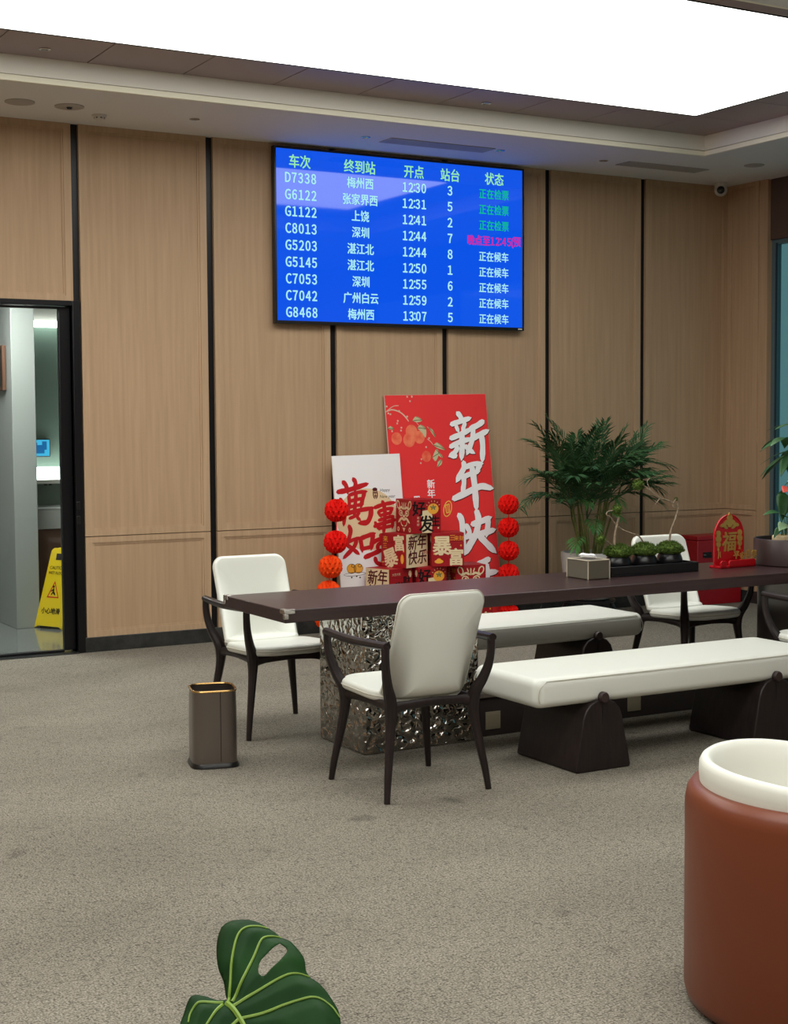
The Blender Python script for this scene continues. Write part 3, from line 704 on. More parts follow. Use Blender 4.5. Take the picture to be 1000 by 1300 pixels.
# ------------------------------------------------------------------ armchairs
def make_chair(label, group):
    t = thing('armchair', label, 'chair', (0,0,0), 0, group)
    path = [(0.254, 0.0), (0.243, 0.09), (0.226, 0.20), (0.210, 0.31), (0.205, 0.385), (0.214, 0.435), (0.236, 0.485), (0.256, 0.555), (0.263, 0.62), (0.262, 0.668)]
    rad = [0.0135, 0.016, 0.019, 0.0225, 0.029, 0.028, 0.023, 0.0195, 0.018, 0.018]
    for sx in (-1, 1):
        for sy in (-1, 1):
            bm = BM(); tube(bm, [(sx*q, sy*q, z) for q, z in path], rad, 10, 5, ref=(sx, sy, 0))
            obj('leg', bm, 'dark_wood', t, smooth=True)
        bm = BM(); tube(bm, [(sx*0.262, -0.277, 0.668), (sx*0.272, -0.14, 0.664), (sx*0.277, 0.0, 0.662), (sx*0.272, 0.14, 0.664), (sx*0.262, 0.277, 0.668)], [0.0165, 0.0175, 0.0185, 0.0175, 0.0165], 10, 5, ref=(0,0,1), flat=1.15)
        obj('armrest', bm, 'dark_wood', t, smooth=True)
    bm = BM()
    for (ax, ay), (bx_, by_) in (((-1,-1),(1,-1)), ((1,-1),(1,1)), ((1,1),(-1,1)), ((-1,1),(-1,-1))):
        p0 = Vector((ax*0.202, ay*0.202, 0.388)); p1 = Vector((bx_*0.202, by_*0.202, 0.388)); mid = (p0+p1)/2; mid.z = 0.402
        tube(bm, [p0, p0.lerp(mid, 0.35)+Vector((0,0,0.004)), mid, p1.lerp(mid, 0.35)+Vector((0,0,0.004)), p1], [0.027, 0.020, 0.019, 0.020, 0.027], 10, 4, ref=(0,0,1), flat=0.75)
    obj('seat_rail', bm, 'dark_wood', t, smooth=True)
    # seat: D-shaped pad, slightly dished, wider to the front
    bm = BM()
    def seat_fn(u, v, w_):
        k = 1-0.05*(0.27-v)/0.5
        dish = -0.006*math.cos(min(1, abs(u)/0.24)*PI/2) - 0.018*max(0, (0.05-v))/0.3
        return (u*k, v+0.055, 0.442+w_+dish+0.008*max(0, v-0.15)/0.1)
    cushion(bm, 0.49, 0.455, 0.15, 0.048, 0.02, seat_fn, 8, crown=0.006)
    s = obj('seat', bm, 'leather', t, smooth=True, angle=80)
    bm = BM(); tube(bm, [(seat_fn(x, y, 0.0)) for x, y in roundrect(0.492, 0.457, 0.151, 8)] + [seat_fn(*roundrect(0.492, 0.457, 0.151, 8)[0], 0.0)], [0.003]*37, 6, 1)
    obj('piping', bm, 'leather_seam', s, smooth=True)
    # backrest: tall pad, leaning back, its foot curling under towards the seat
    bm = BM()
    prof = [(0.0, (-0.07, 0.436)), (0.08, (-0.150, 0.434)), (0.14, (-0.200, 0.455)), (0.2, (-0.228, 0.53)), (0.3, (-0.255, 0.65)), (0.42, (-0.283, 0.765)), (0.56, (-0.310, 0.880))]
    def bp_(s):
        for (s0, p0), (s1, p1) in zip(prof, prof[1:]):
            if s <= s1 or s1 == prof[-1][0]:
                f = (s-s0)/(s1-s0); return Vector(p0).lerp(Vector(p1), f)
    cp = catmull([(y, z, 0) for _, (y, z) in prof], 10)
    cl = [0]
    for a, b_ in zip(cp, cp[1:]): cl.append(cl[-1]+(b_-a).length)
    TOT = cl[-1]
    def at(s):
        s = max(0, min(TOT, s))
        for i in range(len(cl)-1):
            if s <= cl[i+1]+1e-9:
                f = (s-cl[i])/(cl[i+1]-cl[i]); p = cp[i].lerp(cp[i+1], f); tg = (cp[i+1]-cp[i]).normalized(); return p, tg
        return cp[-1], (cp[-1]-cp[-2]).normalized()
    def back_fn(u, v, w_):
        s = v+TOT/2; p, tg = at(s)
        wk = 1.0 - 0.03*abs(s/TOT-0.55)
        wrap = 0.020*(abs(u)/0.21)**2     # edges come forward a little
        nrm = Vector((tg.y, -tg.x, 0)) * 1.0   # pointing forward/up
        q = p + nrm*(w_+wrap)
        return (u*wk, q.x, q.y)
    cushion(bm, 0.425, TOT, 0.062, 0.036, 0.016, back_fn, 8, crown=0.008, inner=16)
    b_o = obj('backrest', bm, 'leather', t, smooth=True, angle=80)
    bm = BM(); rr = roundrect(0.427, TOT+0.002, 0.062, 8); rr = rr+[rr[0]]
    tube(bm, [back_fn(x, y, -0.006) for x, y in rr], [0.003]*len(rr), 6, 1); obj('piping', bm, 'leather_seam', b_o, smooth=True)
    return t
G = 'white leather armchairs around the long table'
near = make_chair('white leather armchair seen from behind in front of the hammered table base', G)
near.location = (3.255, 5.597, 0)
for lab, loc, rz_ in (('white leather armchair at the left table end, behind the trash bin, facing out', (3.268, 7.035, 0), PI),
                      ('white leather armchair behind the moss pots and tray, facing the near bench', (5.995, 6.885+0.03, 0), PI),
                      ('white leather armchair cut by the right edge, beside the end of the near bench', (5.885, 5.61, 0), 0)):
    c_ = copy_tree(near); c_.location = loc; c_.rotation_euler = (0, 0, rz_); c_['label'] = lab

# ------------------------------------------------------------------ benches
def make_bench(label):
    t = thing('bench', label, 'bench', (0,0,0), 0, 'white leather benches along the table')
    Lx, Dy = 1.79, 0.53
    bm = BM()
    def fn(u, v, w_):
        k = 1+0.02*(1-(abs(u)/(Lx/2))**2)
        return (u, v*k, 0.377+w_)
    cushion(bm, Lx, Dy, 0.05, 0.134, 0.038, fn, 8, crown=0.008, inner=10)
    s = obj('seat', bm, 'leather', t, smooth=True, angle=80)
    for sy in (-1, 1):
        bm = BM(); zt = 0.385+0.047
        y = sy*(Dy/2-0.006)
        tube(bm, [(x, y*(1+0.02*(1-(abs(x)/(Lx/2))**2)), zt) for x in [(-Lx/2+0.06)+(Lx-0.12)*k/12 for k in range(13)]], [0.0022]*13, 6, 1)
        for sx in (-1, 1):
            tube(bm, [(sx*(Lx/2-0.06), y, zt), (sx*(Lx/2-0.022), y+sy*0.003, zt-0.03), (sx*(Lx/2-0.012), y+sy*0.004, zt-0.065), (sx*(Lx/2-0.022), y+sy*0.001, zt-0.095)], [0.0022]*4, 6, 4)
        obj('seam', bm, 'leather_seam', s, smooth=True)
    for x in (-0.535, 0.535):
        bm = BM()
        # trapezoid foot: wide at the floor, drawn in to an arch on the front and back faces
        outl = [(-0.158, 0.012), (-0.15, 0.0), (0.15, 0.0), (0.158, 0.012), (0.112, 0.24), (0.098, 0.278), (0.07, 0.308), (0.03, 0.325), (-0.03, 0.325), (-0.07, 0.308), (-0.098, 0.278), (-0.112, 0.24)]
        prism(bm, outl, lambda u, v, d: (x+u, d*(1-0.02*v/0.3), v), -0.285, 0.19)
        f_ = obj('foot', bm, 'dark_wood', t, bevel=0.012, segs=3)
        for sy in (-1,):
            bm = BM(); lathe(bm, [(0.026, 0), (0.026, 0.018), (0.022, 0.024), (0, 0.024)], 20)
            o = obj('peg', bm, 'planter', f_, (x, sy*0.272, 0.337), smooth=True); o.rotation_euler = (-sy*PI/2, 0, 0)
            bm = BM(); ys_ = sorted((sy*0.2795, sy*0.2815)); box(bm, x-0.005, x+0.005, ys_[0], ys_[1], 0.215, 0.30); obj('groove', bm, 'dark_plastic', f_)
    return t
bn = make_bench('long white bench in front of the table, nearest the camera, on two dark feet')
bn.location = (4.685, 5.645, 0)
b2 = copy_tree(bn); b2.location = (4.79, 7.215, 0); b2['label'] = 'long white bench on the far side of the table, in front of the gift boxes'

# ------------------------------------------------------------------ trash bin
t = thing('trash_bin', 'small bronze square bin with gold rim standing on the carpet', 'bin', (2.67, 6.42, 0), math.radians(-15))
def sq(hx, hy, z, p=4.2, n=48):
    out = []
    for k in range(n):
        a = 2*PI*k/n; c_, s_ = math.cos(a), math.sin(a)
        out.append((hx*math.copysign(abs(c_)**(2/p), c_), hy*math.copysign(abs(s_)**(2/p), s_), z))
    return out
def loft(bm, rings, close0=True, close1=True, mi=0):
    V = [[bm.verts.new(p) for p in r] for r in rings]; n = len(V[0])
    for a, b_ in zip(V, V[1:]):
        for k in range(n): bm.faces.new((a[k], a[(k+1)%n], b_[(k+1)%n], b_[k])).material_index = mi
    if close0: bm.faces.new(V[0][::-1]).material_index = mi
    if close1: bm.faces.new(V[-1]).material_index = mi
hx, hy = 0.1075, 0.119
bm = BM(); loft(bm, [sq(hx*1.07, hy*1.07, 0), sq(hx*1.07, hy*1.07, 0.004), sq(hx*1.0, hy*1.0, 0.022)]); obj('base', bm, 'dark_plastic', t, smooth=True)
bm = BM(); loft(bm, [sq(hx*0.99, hy*0.99, 0.022), sq(hx*0.985, hy*0.985, 0.2), sq(hx*0.965, hy*0.965, 0.356), sq(hx*0.93, hy*0.93, 0.356), sq(hx*0.92, hy*0.92, 0.06)], True, True); obj('body', bm, 'bin', t, smooth=True)
bm = BM(); box(bm, 0.02, 0.023, -hy*1.0, -hy*0.97, 0.03, 0.355); obj('seam', bm, 'dark_gap', t)
bm = BM(); rp = sq(hx*0.955, hy*0.955, 0.358); tube(bm, rp+[rp[0]], [0.0055]*(len(rp)+1), 8, 1, ref=(0,0,1)); obj('rim', bm, 'gold', t, smooth=True)

# ------------------------------------------------------------------ posters leaning on the wall
def poster_frame(O, u, v): 
    O, u, v = Vector(O), Vector(u), Vector(v); n = u.cross(v)   # n points away from the wall to the room
    return lambda a, b_, d: O+u*a+v*b_+n*d
def make_poster(name, label, O, u, v, w_, l_, board):
    t = thing(name, label, 'poster', O)
    fn = poster_frame((0,0,0), u, v)
    bm = BM(); prism(bm, [(0.01, 0.0), (w_-0.01, 0.0), (w_, 0.01), (w_, l_), (0, l_), (0, 0.01)], fn, -0.012, -0.0005); obj('foam_board', bm, 'board_edge', t)
    bm = BM(); poly(bm, fn, [(0.001, 0.001), (w_-0.001, 0.001), (w_-0.001, l_-0.001), (0.001, l_-0.001)], 0.0); obj('printed_face', bm, board, t)
    return t, fn
tr_, fr_ = make_poster('new_year_poster', 'tall red poster with white brush characters and persimmons leaning on the wall', (5.640, 9.775, 0.0), (0.9998, 0.0021, 0.0173), (-0.0175, 0.1179, 0.9929), 0.93, 1.814, 'red_board')
XIN= [(0.0294, [(0.648, 1.665), (0.67, 1.641), (0.684, 1.607)]), (0.0264, [(0.582, 1.575), (0.665, 1.596), (0.754, 1.619)]), (0.0196, [(0.626, 1.561), (0.641, 1.525)]), (0.0215, [(0.712, 1.584), (0.685, 1.529)]), (0.0274, [(0.566, 1.464), (0.655, 1.492), (0.749, 1.528)]), (0.0255, [(0.557, 1.398), (0.65, 1.434), (0.738, 1.453)]), (0.0353, [(0.675, 1.509), (0.668, 1.403), (0.653, 1.312)]), (0.0255, [(0.628, 1.394), (0.595, 1.354), (0.553, 1.33)]), (0.0274, [(0.604, 1.329), (0.568, 1.322)]), (0.0235, [(0.695, 1.402), (0.73, 1.37), (0.764, 1.349)]), (0.0313, [(0.884, 1.593), (0.824, 1.561), (0.758, 1.538)]), (0.0294, [(0.785, 1.532), (0.764, 1.441), (0.714, 1.35)]), (0.0313, [(0.753, 1.451), (0.835, 1.484), (0.911, 1.513)]), (0.0372, [(0.857, 1.484), (0.861, 1.397), (0.847, 1.29)])]
NIAN= [(0.0333, [(0.668, 1.273), (0.669, 1.23), (0.625, 1.171), (0.6, 1.137)]), (0.0255, [(0.678, 1.23), (0.752, 1.253), (0.831, 1.255)]), (0.0294, [(0.825, 1.253), (0.79, 1.205)]), (0.0255, [(0.641, 1.15), (0.721, 1.177), (0.795, 1.193)]), (0.0294, [(0.657, 1.155), (0.657, 1.109), (0.638, 1.039)]), (0.0372, [(0.548, 0.988), (0.671, 1.029), (0.808, 1.074), (0.903, 1.058)]), (0.0431, [(0.744, 1.227), (0.754, 1.085), (0.753, 0.912)])]
KUAI= [(0.0392, [(0.586, 0.86), (0.608, 0.808), (0.605, 0.687), (0.6, 0.567)]), (0.0294, [(0.647, 0.776), (0.671, 0.714), (0.637, 0.675)]), (0.0431, [(0.753, 0.881), (0.764, 0.81), (0.729, 0.7), (0.661, 0.613), (0.627, 0.565)]), (0.0333, [(0.701, 0.778), (0.793, 0.798), (0.868, 0.819)]), (0.0372, [(0.855, 0.815), (0.847, 0.754), (0.831, 0.694)]), (0.0353, [(0.667, 0.674), (0.771, 0.698), (0.895, 0.721)]), (0.0431, [(0.758, 0.688), (0.813, 0.629), (0.885, 0.558)])]
LE= [(0.0313, [(0.836, 0.495), (0.774, 0.474), (0.718, 0.458)]), (0.0313, [(0.737, 0.467), (0.714, 0.418), (0.697, 0.368)]), (0.0333, [(0.691, 0.369), (0.789, 0.382), (0.887, 0.39)]), (0.0353, [(0.808, 0.452), (0.804, 0.35), (0.78, 0.231)]), (0.0294, [(0.736, 0.335), (0.708, 0.297), (0.67, 0.27)]), (0.0294, [(0.845, 0.337), (0.877, 0.294), (0.898, 0.252)])]
BIG = (XIN, NIAN, KUAI, LE)
bm = BM()
for k, ch in enumerate(BIG): brush(bm, fr_, ch, 0.0125, 0.0006+k*0.0006, (0.003, -0.004))
obj('character_outline', bm, 'print_dark', tr_)
bm = BM()
for k, ch in enumerate(BIG): brush(bm, fr_, ch, 0.0090, 0.0036)
obj('characters', bm, 'print_white', tr_)
bm = BM()
brush(bm, fr_, [(0.0118, [(0.004, 1.687), (0.058, 1.701), (0.125, 1.682), (0.169, 1.647), (0.196, 1.611)]), (0.0059, [(0.361, 1.562), (0.41, 1.521), (0.43, 1.48)]), (0.0059, [(0.353, 1.467), (0.38, 1.447), (0.401, 1.421)]), (0.0059, [(0.012, 1.694), (0.072, 1.728), (0.118, 1.732)]), (0.0049, [(0.266, 1.6), (0.287, 1.574)])], 0, 0.0006)
for x, y in [(0.012, 1.727), (0.022, 1.674), (0.04, 1.667), (0.12, 1.69), (0.188, 1.646), (0.101, 1.613), (0.094, 1.594), (0.128, 1.56), (0.123, 1.538), (0.043, 1.535), (0.244, 1.8), (0.224, 1.765), (0.202, 1.8), (0.277, 1.28), (0.286, 1.31), (0.337, 1.403), (0.37, 1.472)]:
    disc(bm, fr_, x, y, 0.0075, 0.0075, 10, 0, 0.0012)
obj('branch_print', bm, 'print_branch', tr_)
bm = BM()
for k, ((x, y), r) in enumerate([((0.078, 1.477), 0.045), ((0.216, 1.526), 0.051), ((0.188, 1.462), 0.051), ((0.281, 1.482), 0.047), ((0.332, 1.33), 0.04)]):
    disc(bm, fr_, x, y, r*1.03, r*1.08, 28, 0, 0.0016+k*0.0002)
obj('persimmon_print', bm, 'print_peach', tr_)
LV = [[(0.23, 1.61), (0.265, 1.645), (0.32, 1.615), (0.278, 1.599)], [(0.268, 1.555), (0.305, 1.579), (0.348, 1.543), (0.338, 1.478), (0.31, 1.514)], [(0.0, 1.556), (0.035, 1.575), (0.061, 1.55), (0.027, 1.549)], [(0.403, 1.416), (0.443, 1.435), (0.508, 1.377), (0.445, 1.389)], [(0.385, 1.321), (0.427, 1.385), (0.447, 1.349), (0.412, 1.29)], [(0.426, 1.38), (0.474, 1.333), (0.473, 1.313), (0.44, 1.339)], [(0.419, 1.24), (0.435, 1.289), (0.469, 1.298), (0.462, 1.263)], [(0.373, 1.557), (0.411, 1.531), (0.429, 1.475), (0.397, 1.511)]]
bm = BM()
for k, q in enumerate(LV):
    sm = catmull([(x, y, 0) for x, y in q+[q[0]]], 4)[:-1]; poly(bm, fr_, [(p.x, p.y) for p in sm], 0.0028+k*0.0001)
obj('leaf_print', bm, 'print_leaf', tr_)
bm = BM()
for k, q in enumerate(LV):
    brush(bm, fr_, [(0.007, [q[0], ((q[0][0]+q[2][0])/2+0.004, (q[0][1]+q[2][1])/2+0.003), q[2]])], 0, 0.0038)
    brush(bm, fr_, [(0.004, [q[1], q[2]])], 0, 0.0039)
obj('leaf_vein_print', bm, 'print_green', tr_)
bm = BM(); ringdisc(bm, fr_, 0.488, 0.913, 0.038, 0.066, 0.008, 30, -0.35, 0.001)
brush(bm, fr_, [(0.009, [(0.47, 0.94), (0.505, 0.95)]), (0.009, [(0.505, 0.95), (0.502, 0.885)]), (0.009, [(0.47, 0.94), (0.475, 0.88)]), (0.009, [(0.475, 0.88), (0.502, 0.885)]), (0.006, [(0.488, 0.945), (0.489, 0.885)])], 0, 0.0012)
obj('coin_print', bm, 'print_gold', tr_)
bm = BM(); text(bm, fr_, '新', 0.075, 0.354, 1.114, 0.001, 0.02); text(bm, fr_, '年', 0.075, 0.351, 1.040, 0.001, 0.02); text(bm, fr_, '四', 0.06, 0.217, 1.000, 0.001, 0.02); obj('small_lettering', bm, 'print_white', tr_)

tw_, fw_ = make_poster('new_year_poster', 'short white poster with red brush characters and mandarins leaning on the wall', (5.126, 9.76, 0.0), (0.9998, 0.0018, 0.0174), (-0.0175, 0.1031, 0.9945), 0.588, 1.351, 'white_board')
WAN= [(0.0336, [(0.027, 1.079), (0.129, 1.092), (0.279, 1.128)]), (0.0317, [(0.079, 1.155), (0.102, 1.126), (0.112, 1.075)]), (0.0298, [(0.169, 1.174), (0.185, 1.141), (0.175, 1.086)]), (0.0224, [(0.125, 1.051), (0.19, 1.067), (0.269, 1.072)]), (0.028, [(0.258, 1.071), (0.238, 1.018), (0.218, 0.963)]), (0.0205, [(0.122, 1.005), (0.185, 1.016), (0.238, 1.02)]), (0.0205, [(0.113, 0.959), (0.171, 0.97), (0.23, 0.976)]), (0.0261, [(0.184, 1.062), (0.169, 0.975), (0.155, 0.901)]), (0.0242, [(0.12, 1.047), (0.121, 0.996), (0.111, 0.941)]), (0.028, [(0.045, 1.027), (0.067, 0.98), (0.072, 0.906), (0.061, 0.837)]), (0.028, [(0.062, 0.906), (0.178, 0.93), (0.317, 0.944)]), (0.0354, [(0.306, 0.945), (0.293, 0.885), (0.261, 0.84), (0.202, 0.836)]), (0.0186, [(0.111, 0.876), (0.165, 0.892), (0.198, 0.908)]), (0.0205, [(0.189, 0.909), (0.18, 0.882), (0.199, 0.862)])]
SHI= [(0.0242, [(0.333, 0.946), (0.415, 0.967), (0.507, 0.977)]), (0.028, [(0.406, 0.991), (0.422, 0.925), (0.412, 0.832), (0.398, 0.756)]), (0.0205, [(0.362, 0.914), (0.381, 0.88)]), (0.0205, [(0.368, 0.916), (0.423, 0.929), (0.488, 0.935)]), (0.0224, [(0.488, 0.935), (0.465, 0.894)]), (0.0186, [(0.381, 0.885), (0.463, 0.899)]), (0.0205, [(0.362, 0.848), (0.428, 0.863), (0.488, 0.874)]), (0.0242, [(0.319, 0.804), (0.392, 0.823), (0.507, 0.845)]), (0.0205, [(0.329, 0.836), (0.357, 0.783)]), (0.0224, [(0.488, 0.872), (0.476, 0.79)]), (0.0205, [(0.357, 0.786), (0.477, 0.8)])]
RU= [(0.0298, [(0.105, 0.821), (0.113, 0.774), (0.081, 0.693), (0.066, 0.676)]), (0.0261, [(0.072, 0.68), (0.124, 0.644), (0.165, 0.609)]), (0.028, [(0.162, 0.725), (0.136, 0.662), (0.046, 0.587)]), (0.0224, [(0.067, 0.694), (0.129, 0.713), (0.188, 0.724)]), (0.0298, [(0.192, 0.714), (0.198, 0.677), (0.201, 0.63)]), (0.0298, [(0.193, 0.719), (0.247, 0.734), (0.312, 0.749)]), (0.0336, [(0.306, 0.746), (0.296, 0.708), (0.282, 0.643)]), (0.0242, [(0.197, 0.64), (0.282, 0.651)])]
YI= [(0.0317, [(0.218, 0.575), (0.289, 0.596), (0.36, 0.62)]), (0.028, [(0.295, 0.68), (0.34, 0.7), (0.416, 0.714)]), (0.0261, [(0.37, 0.741), (0.372, 0.703)]), (0.0261, [(0.334, 0.631), (0.348, 0.667), (0.424, 0.681)]), (0.028, [(0.307, 0.567), (0.32, 0.529), (0.367, 0.507)]), (0.0242, [(0.413, 0.551), (0.453, 0.511)])]
bm = BM(); disc(bm, fw_, 0.27, 0.86, 0.265, 0.235, 48, 0, 0.0006); obj('cream_disc_print', bm, 'print_cream', tw_)
bm = BM()
for ch in (WAN, SHI, RU, YI): brush(bm, fw_, ch, 0.0045, 0.0016)
obj('characters', bm, 'print_red', tw_)
bm = BM()
for x, y in ((0.100, 0.498), (0.158, 0.496)): disc(bm, fw_, x, y, 0.040, 0.037, 24, 0, 0.0012)
obj('mandarin_print', bm, 'print_orange', tw_)
bm = BM()
for x, y in ((0.100, 0.498), (0.158, 0.496)):
    ringdisc(bm, fw_, x, y, 0.040, 0.037, 0.0025, 24, 0, 0.0016); ringdisc(bm, fw_, x+0.014, y+0.02, 0.016, 0.013, 0.004, 16, 0, 0.0018)
ringdisc(bm, fw_, 0.125, 0.455, 0.095, 0.014, 0.003, 24, 0, 0.0016)
for x, y in [(0.096, 0.432), (0.139, 0.438), (0.167, 0.427)]: disc(bm, fw_, x, y, 0.007, 0.006, 10, 0, 0.0012)
obj('line_drawing', bm, 'print_black', tw_)
bm = BM(); disc(bm, fw_, 0.348, 1.085, 0.022, 0.014, 16, 0, 0.001); brush(bm, fw_, [(0.01, [(0.335, 1.075), (0.332, 1.04), (0.34, 1.015)]), (0.01, [(0.362, 1.075), (0.366, 1.04), (0.356, 1.015)]), (0.008, [(0.34, 1.06), (0.358, 1.06)]), (0.008, [(0.34, 1.035), (0.358, 1.035)]), (0.008, [(0.348, 1.07), (0.349, 1.02)])], 0, 0.0012)
obj('small_figure_print', bm, 'print_dark', tw_)
bm = BM(); text(bm, fw_, 'Happy', 0.034, 0.436, 1.073, 0.001, 0.0, 1, 0.2); text(bm, fw_, 'New year', 0.034, 0.455, 1.024, 0.001, 0.0, 1, 0.2); obj('small_lettering', bm, 'print_black', tw_)

# ------------------------------------------------------------------ gift boxes
BS, BH = 0.248, 0.2535
def print_faces(t, faces):
    fns = {'front': lambda u, v, d: (u, -BS/2-0.0006-d, v+BH/2), 'left': lambda u, v, d: (-BS/2-0.0006-d, -u, v+BH/2), 'right': lambda u, v, d: (BS/2+0.0006+d, u, v+BH/2)}
    for side, kind in faces.items():
        fn = fns[side]; base = {'cream': 'box_cream'}.get(kind)
        if base:
            bm = BM(); poly(bm, fn, [(-BS/2+0.001, -BH/2+0.001), (BS/2-0.001, -BH/2+0.001), (BS/2-0.001, BH/2-0.001), (-BS/2+0.001, BH/2-0.001)]); obj('face_print', bm, base, t)
        f1 = lambda u, v, d, fn=fn: fn(u, v, d+0.0006); f2 = lambda u, v, d, fn=fn: fn(u, v, d+0.0012)
        f3 = lambda u, v, d, fn=fn: fn(u, v, d+0.0018)
        if kind == 'cream':
            bm = BM()
            for s, x, y in (('新', -0.05, 0.06), ('年', 0.055, 0.065), ('快', -0.05, -0.05), ('乐', 0.055, -0.05)): text(bm, f1, s, 0.115, x, y, 0, 0.022, 0.95, 0.15)
            obj('lettering', bm, 'print_dark', t)
            bm = BM(); text(bm, f1, '好运', 0.03, 0.105, -0.02, 0, 0.01); obj('small_lettering', bm, 'print_red', t)
        elif kind == 'rich':
            bm = BM(); text(bm, f1, '暴', 0.155, -0.045, 0.03, 0, 0.035, 0.95); text(bm, f1, '富', 0.135, 0.062, -0.055, 0, 0.035, 0.9); obj('lettering', bm, 'box_cream', t)
            bm = BM(); disc(bm, f1, -0.07, -0.088, 0.034, 0.015, 20); disc(bm, f2, -0.07, -0.078, 0.018, 0.014, 16)
            text(bm, f1, '三', 0.05, 0.035, 0.09, 0, 0.0); text(bm, f1, '来财', 0.04, 0.085, 0.085, 0, 0.0)
            for x, y in ((-0.1, 0.09), (-0.105, -0.03), (0.10, 0.03)): disc(bm, f1, x, y, 0.007, 0.007, 10)
            obj('gold_print', bm, 'print_orange', t)
        elif kind == 'rich_turned':
            bm = BM(); text(bm, f1, '暴', 0.15, -0.03, -0.055, 0, 0.035, 0.95, rot=0.35); text(bm, f1, '富', 0.125, 0.055, 0.06, 0, 0.035, 0.9, rot=0.1); obj('lettering', bm, 'box_cream', t)
            bm = BM(); disc(bm, f1, 0.085, -0.06, 0.016, 0.036, 20); text(bm, f1, '来', 0.05, -0.08, 0.085); text(bm, f1, '三', 0.045, -0.085, 0.035)
            for x, y in ((-0.105, -0.09), (0.1, 0.0)): disc(bm, f1, x, y, 0.007, 0.007, 10)
            obj('gold_print', bm, 'print_orange', t)
        elif kind == 'persimmon':
            bm = BM(); poly(bm, f1, [(-0.04, -0.124), (0.045, -0.124), (0.05, 0.0), (0.03, 0.05), (-0.05, 0.04)]); obj('cream_print', bm, 'box_cream', t)
            bm = BM(); text(bm, f2, '好', 0.115, -0.07, 0.06, 0, 0.03); text(bm, f2, '发', 0.13, -0.005, -0.055, 0, 0.03); text(bm, f2, '生', 0.085, 0.075, -0.035, 0, 0.02)
            obj('lettering', bm, 'print_black', t)
            bm = BM(); disc(bm, f3, 0.055, 0.055, 0.048, 0.04, 24); obj('persimmon_print', bm, 'print_orange', t)
            bm = BM(); f4 = lambda u, v, d, fn=fn: fn(u, v, d+0.0024)
            for k in range(5):
                a = 2*PI*k/5+0.3; disc(bm, f4, 0.055+0.016*math.cos(a), 0.065+0.011*math.sin(a), 0.012, 0.006, 10, a)
            obj('calyx_print', bm, 'print_green', t)
            bm = BM(); text(bm, f2, '年', 0.022, -0.075, -0.01); text(bm, f2, '年', 0.022, -0.075, -0.035); text(bm, f2, '好', 0.022, -0.075, -0.06); disc(bm, f2, 0.1, -0.09, 0.007, 0.007, 10)
            for k in range(6):
                a = PI*(0.15+0.7*k/5); brush(bm, f2, [(0.004, [(0.055+0.055*math.cos(a), 0.06+0.048*math.sin(a)), (0.055+0.066*math.cos(a), 0.06+0.058*math.sin(a))])])
            obj('small_print', bm, 'box_cream', t)
        elif kind == 'lion':
            bm = BM()
            for s in (-1, 1):
                ringdisc(bm, f1, s*0.085, 0.085, 0.024, 0.034, 0.010, 18, -s*0.4); ringdisc(bm, f1, s*0.045, 0.022, 0.030, 0.024, 0.009, 18, s*0.3)
                disc(bm, f1, s*0.042, 0.022, 0.010, 0.010, 12)
                brush(bm, f1, [(0.020, [(s*0.012, 0.055), (s*0.04, 0.066), (s*0.075, 0.05)]), (0.022, [(0, -0.028), (s*0.035, -0.018), (s*0.078, -0.045)]), (0.010, [(s*0.01, -0.075), (s*0.035, -0.066), (s*0.045, -0.045)])])
                disc(bm, f1, s*0.085, -0.10, 0.016, 0.018, 14)
            disc(bm, f1, 0, 0.0, 0.016, 0.011, 14); poly(bm, f1, [(-0.022, -0.088), (0.022, -0.088), (0, -0.118)])
            brush(bm, f1, [(0.012, [(0, 0.05), (0, 0.075), (0, 0.10)]), (0.010, [(-0.02, 0.075), (-0.03, 0.10)]), (0.010, [(0.02, 0.075), (0.03, 0.10)])])
            obj('lion_face_print', bm, 'box_cream', t)
            bm = BM(); disc(bm, f2, 0, -0.052, 0.026, 0.013, 18); 
            for s in (-1, 1): disc(bm, f2, s*0.085, 0.085, 0.012, 0.020, 14, -s*0.4); disc(bm, f2, s*0.085, -0.10, 0.008, 0.010, 12)
            obj('mouth_print', bm, 'print_red', t)
        elif kind == 'dark':
            bm = BM(); text(bm, f1, '发', 0.12, -0.02, -0.03, 0, 0.03); text(bm, f1, '财', 0.08, 0.06, 0.03, 0, 0.02); obj('lettering', bm, 'print_black', t)
            bm = BM(); poly(bm, f1, [(-0.09, -0.124), (-0.03, -0.124), (-0.035, -0.03), (-0.085, -0.04)], -0.0003); disc(bm, f1, 0.095, 0.08, 0.016, 0.026, 14); text(bm, f1, '大吉大利', 0.022, -0.05, 0.085); obj('cream_print', bm, 'box_cream', t)
def gift_box(xm, yf, level, deg, base, faces, label):
    """xm, yf: the front-left vertical edge of the box"""
    a = math.radians(deg); h = BS/2
    cx = xm+h*math.cos(a)-h*math.sin(a); cy = yf+h*math.sin(a)+h*math.cos(a)
    t = thing('gift_box', label, 'gift box', (cx, cy, level*(BH+0.0008)), a, 'new year gift boxes in the stacked pile')
    bm = BM(); box(bm, -h, h, -h, h, 0, BH-0.07); obj('body', bm, base, t, bevel=0.002)
    bm = BM(); box(bm, -h-0.0, h+0.0, -h-0.0, h+0.0, BH-0.069, BH); obj('lid', bm, base, t, bevel=0.002)
    print_faces(t, faces); return t
YB = 9.50
gift_box(5.573, YB+0.01, 3, 0, 'box_red', {'left': 'lion', 'front': 'persimmon'}, 'red box at the very top of the gift box pile, lion face and persimmon prints')
gift_box(5.512, YB, 2, 19, 'box_red', {'left': 'rich_turned', 'front': 'cream'}, 'gift box in the second row with a cream face turned beside a red one')
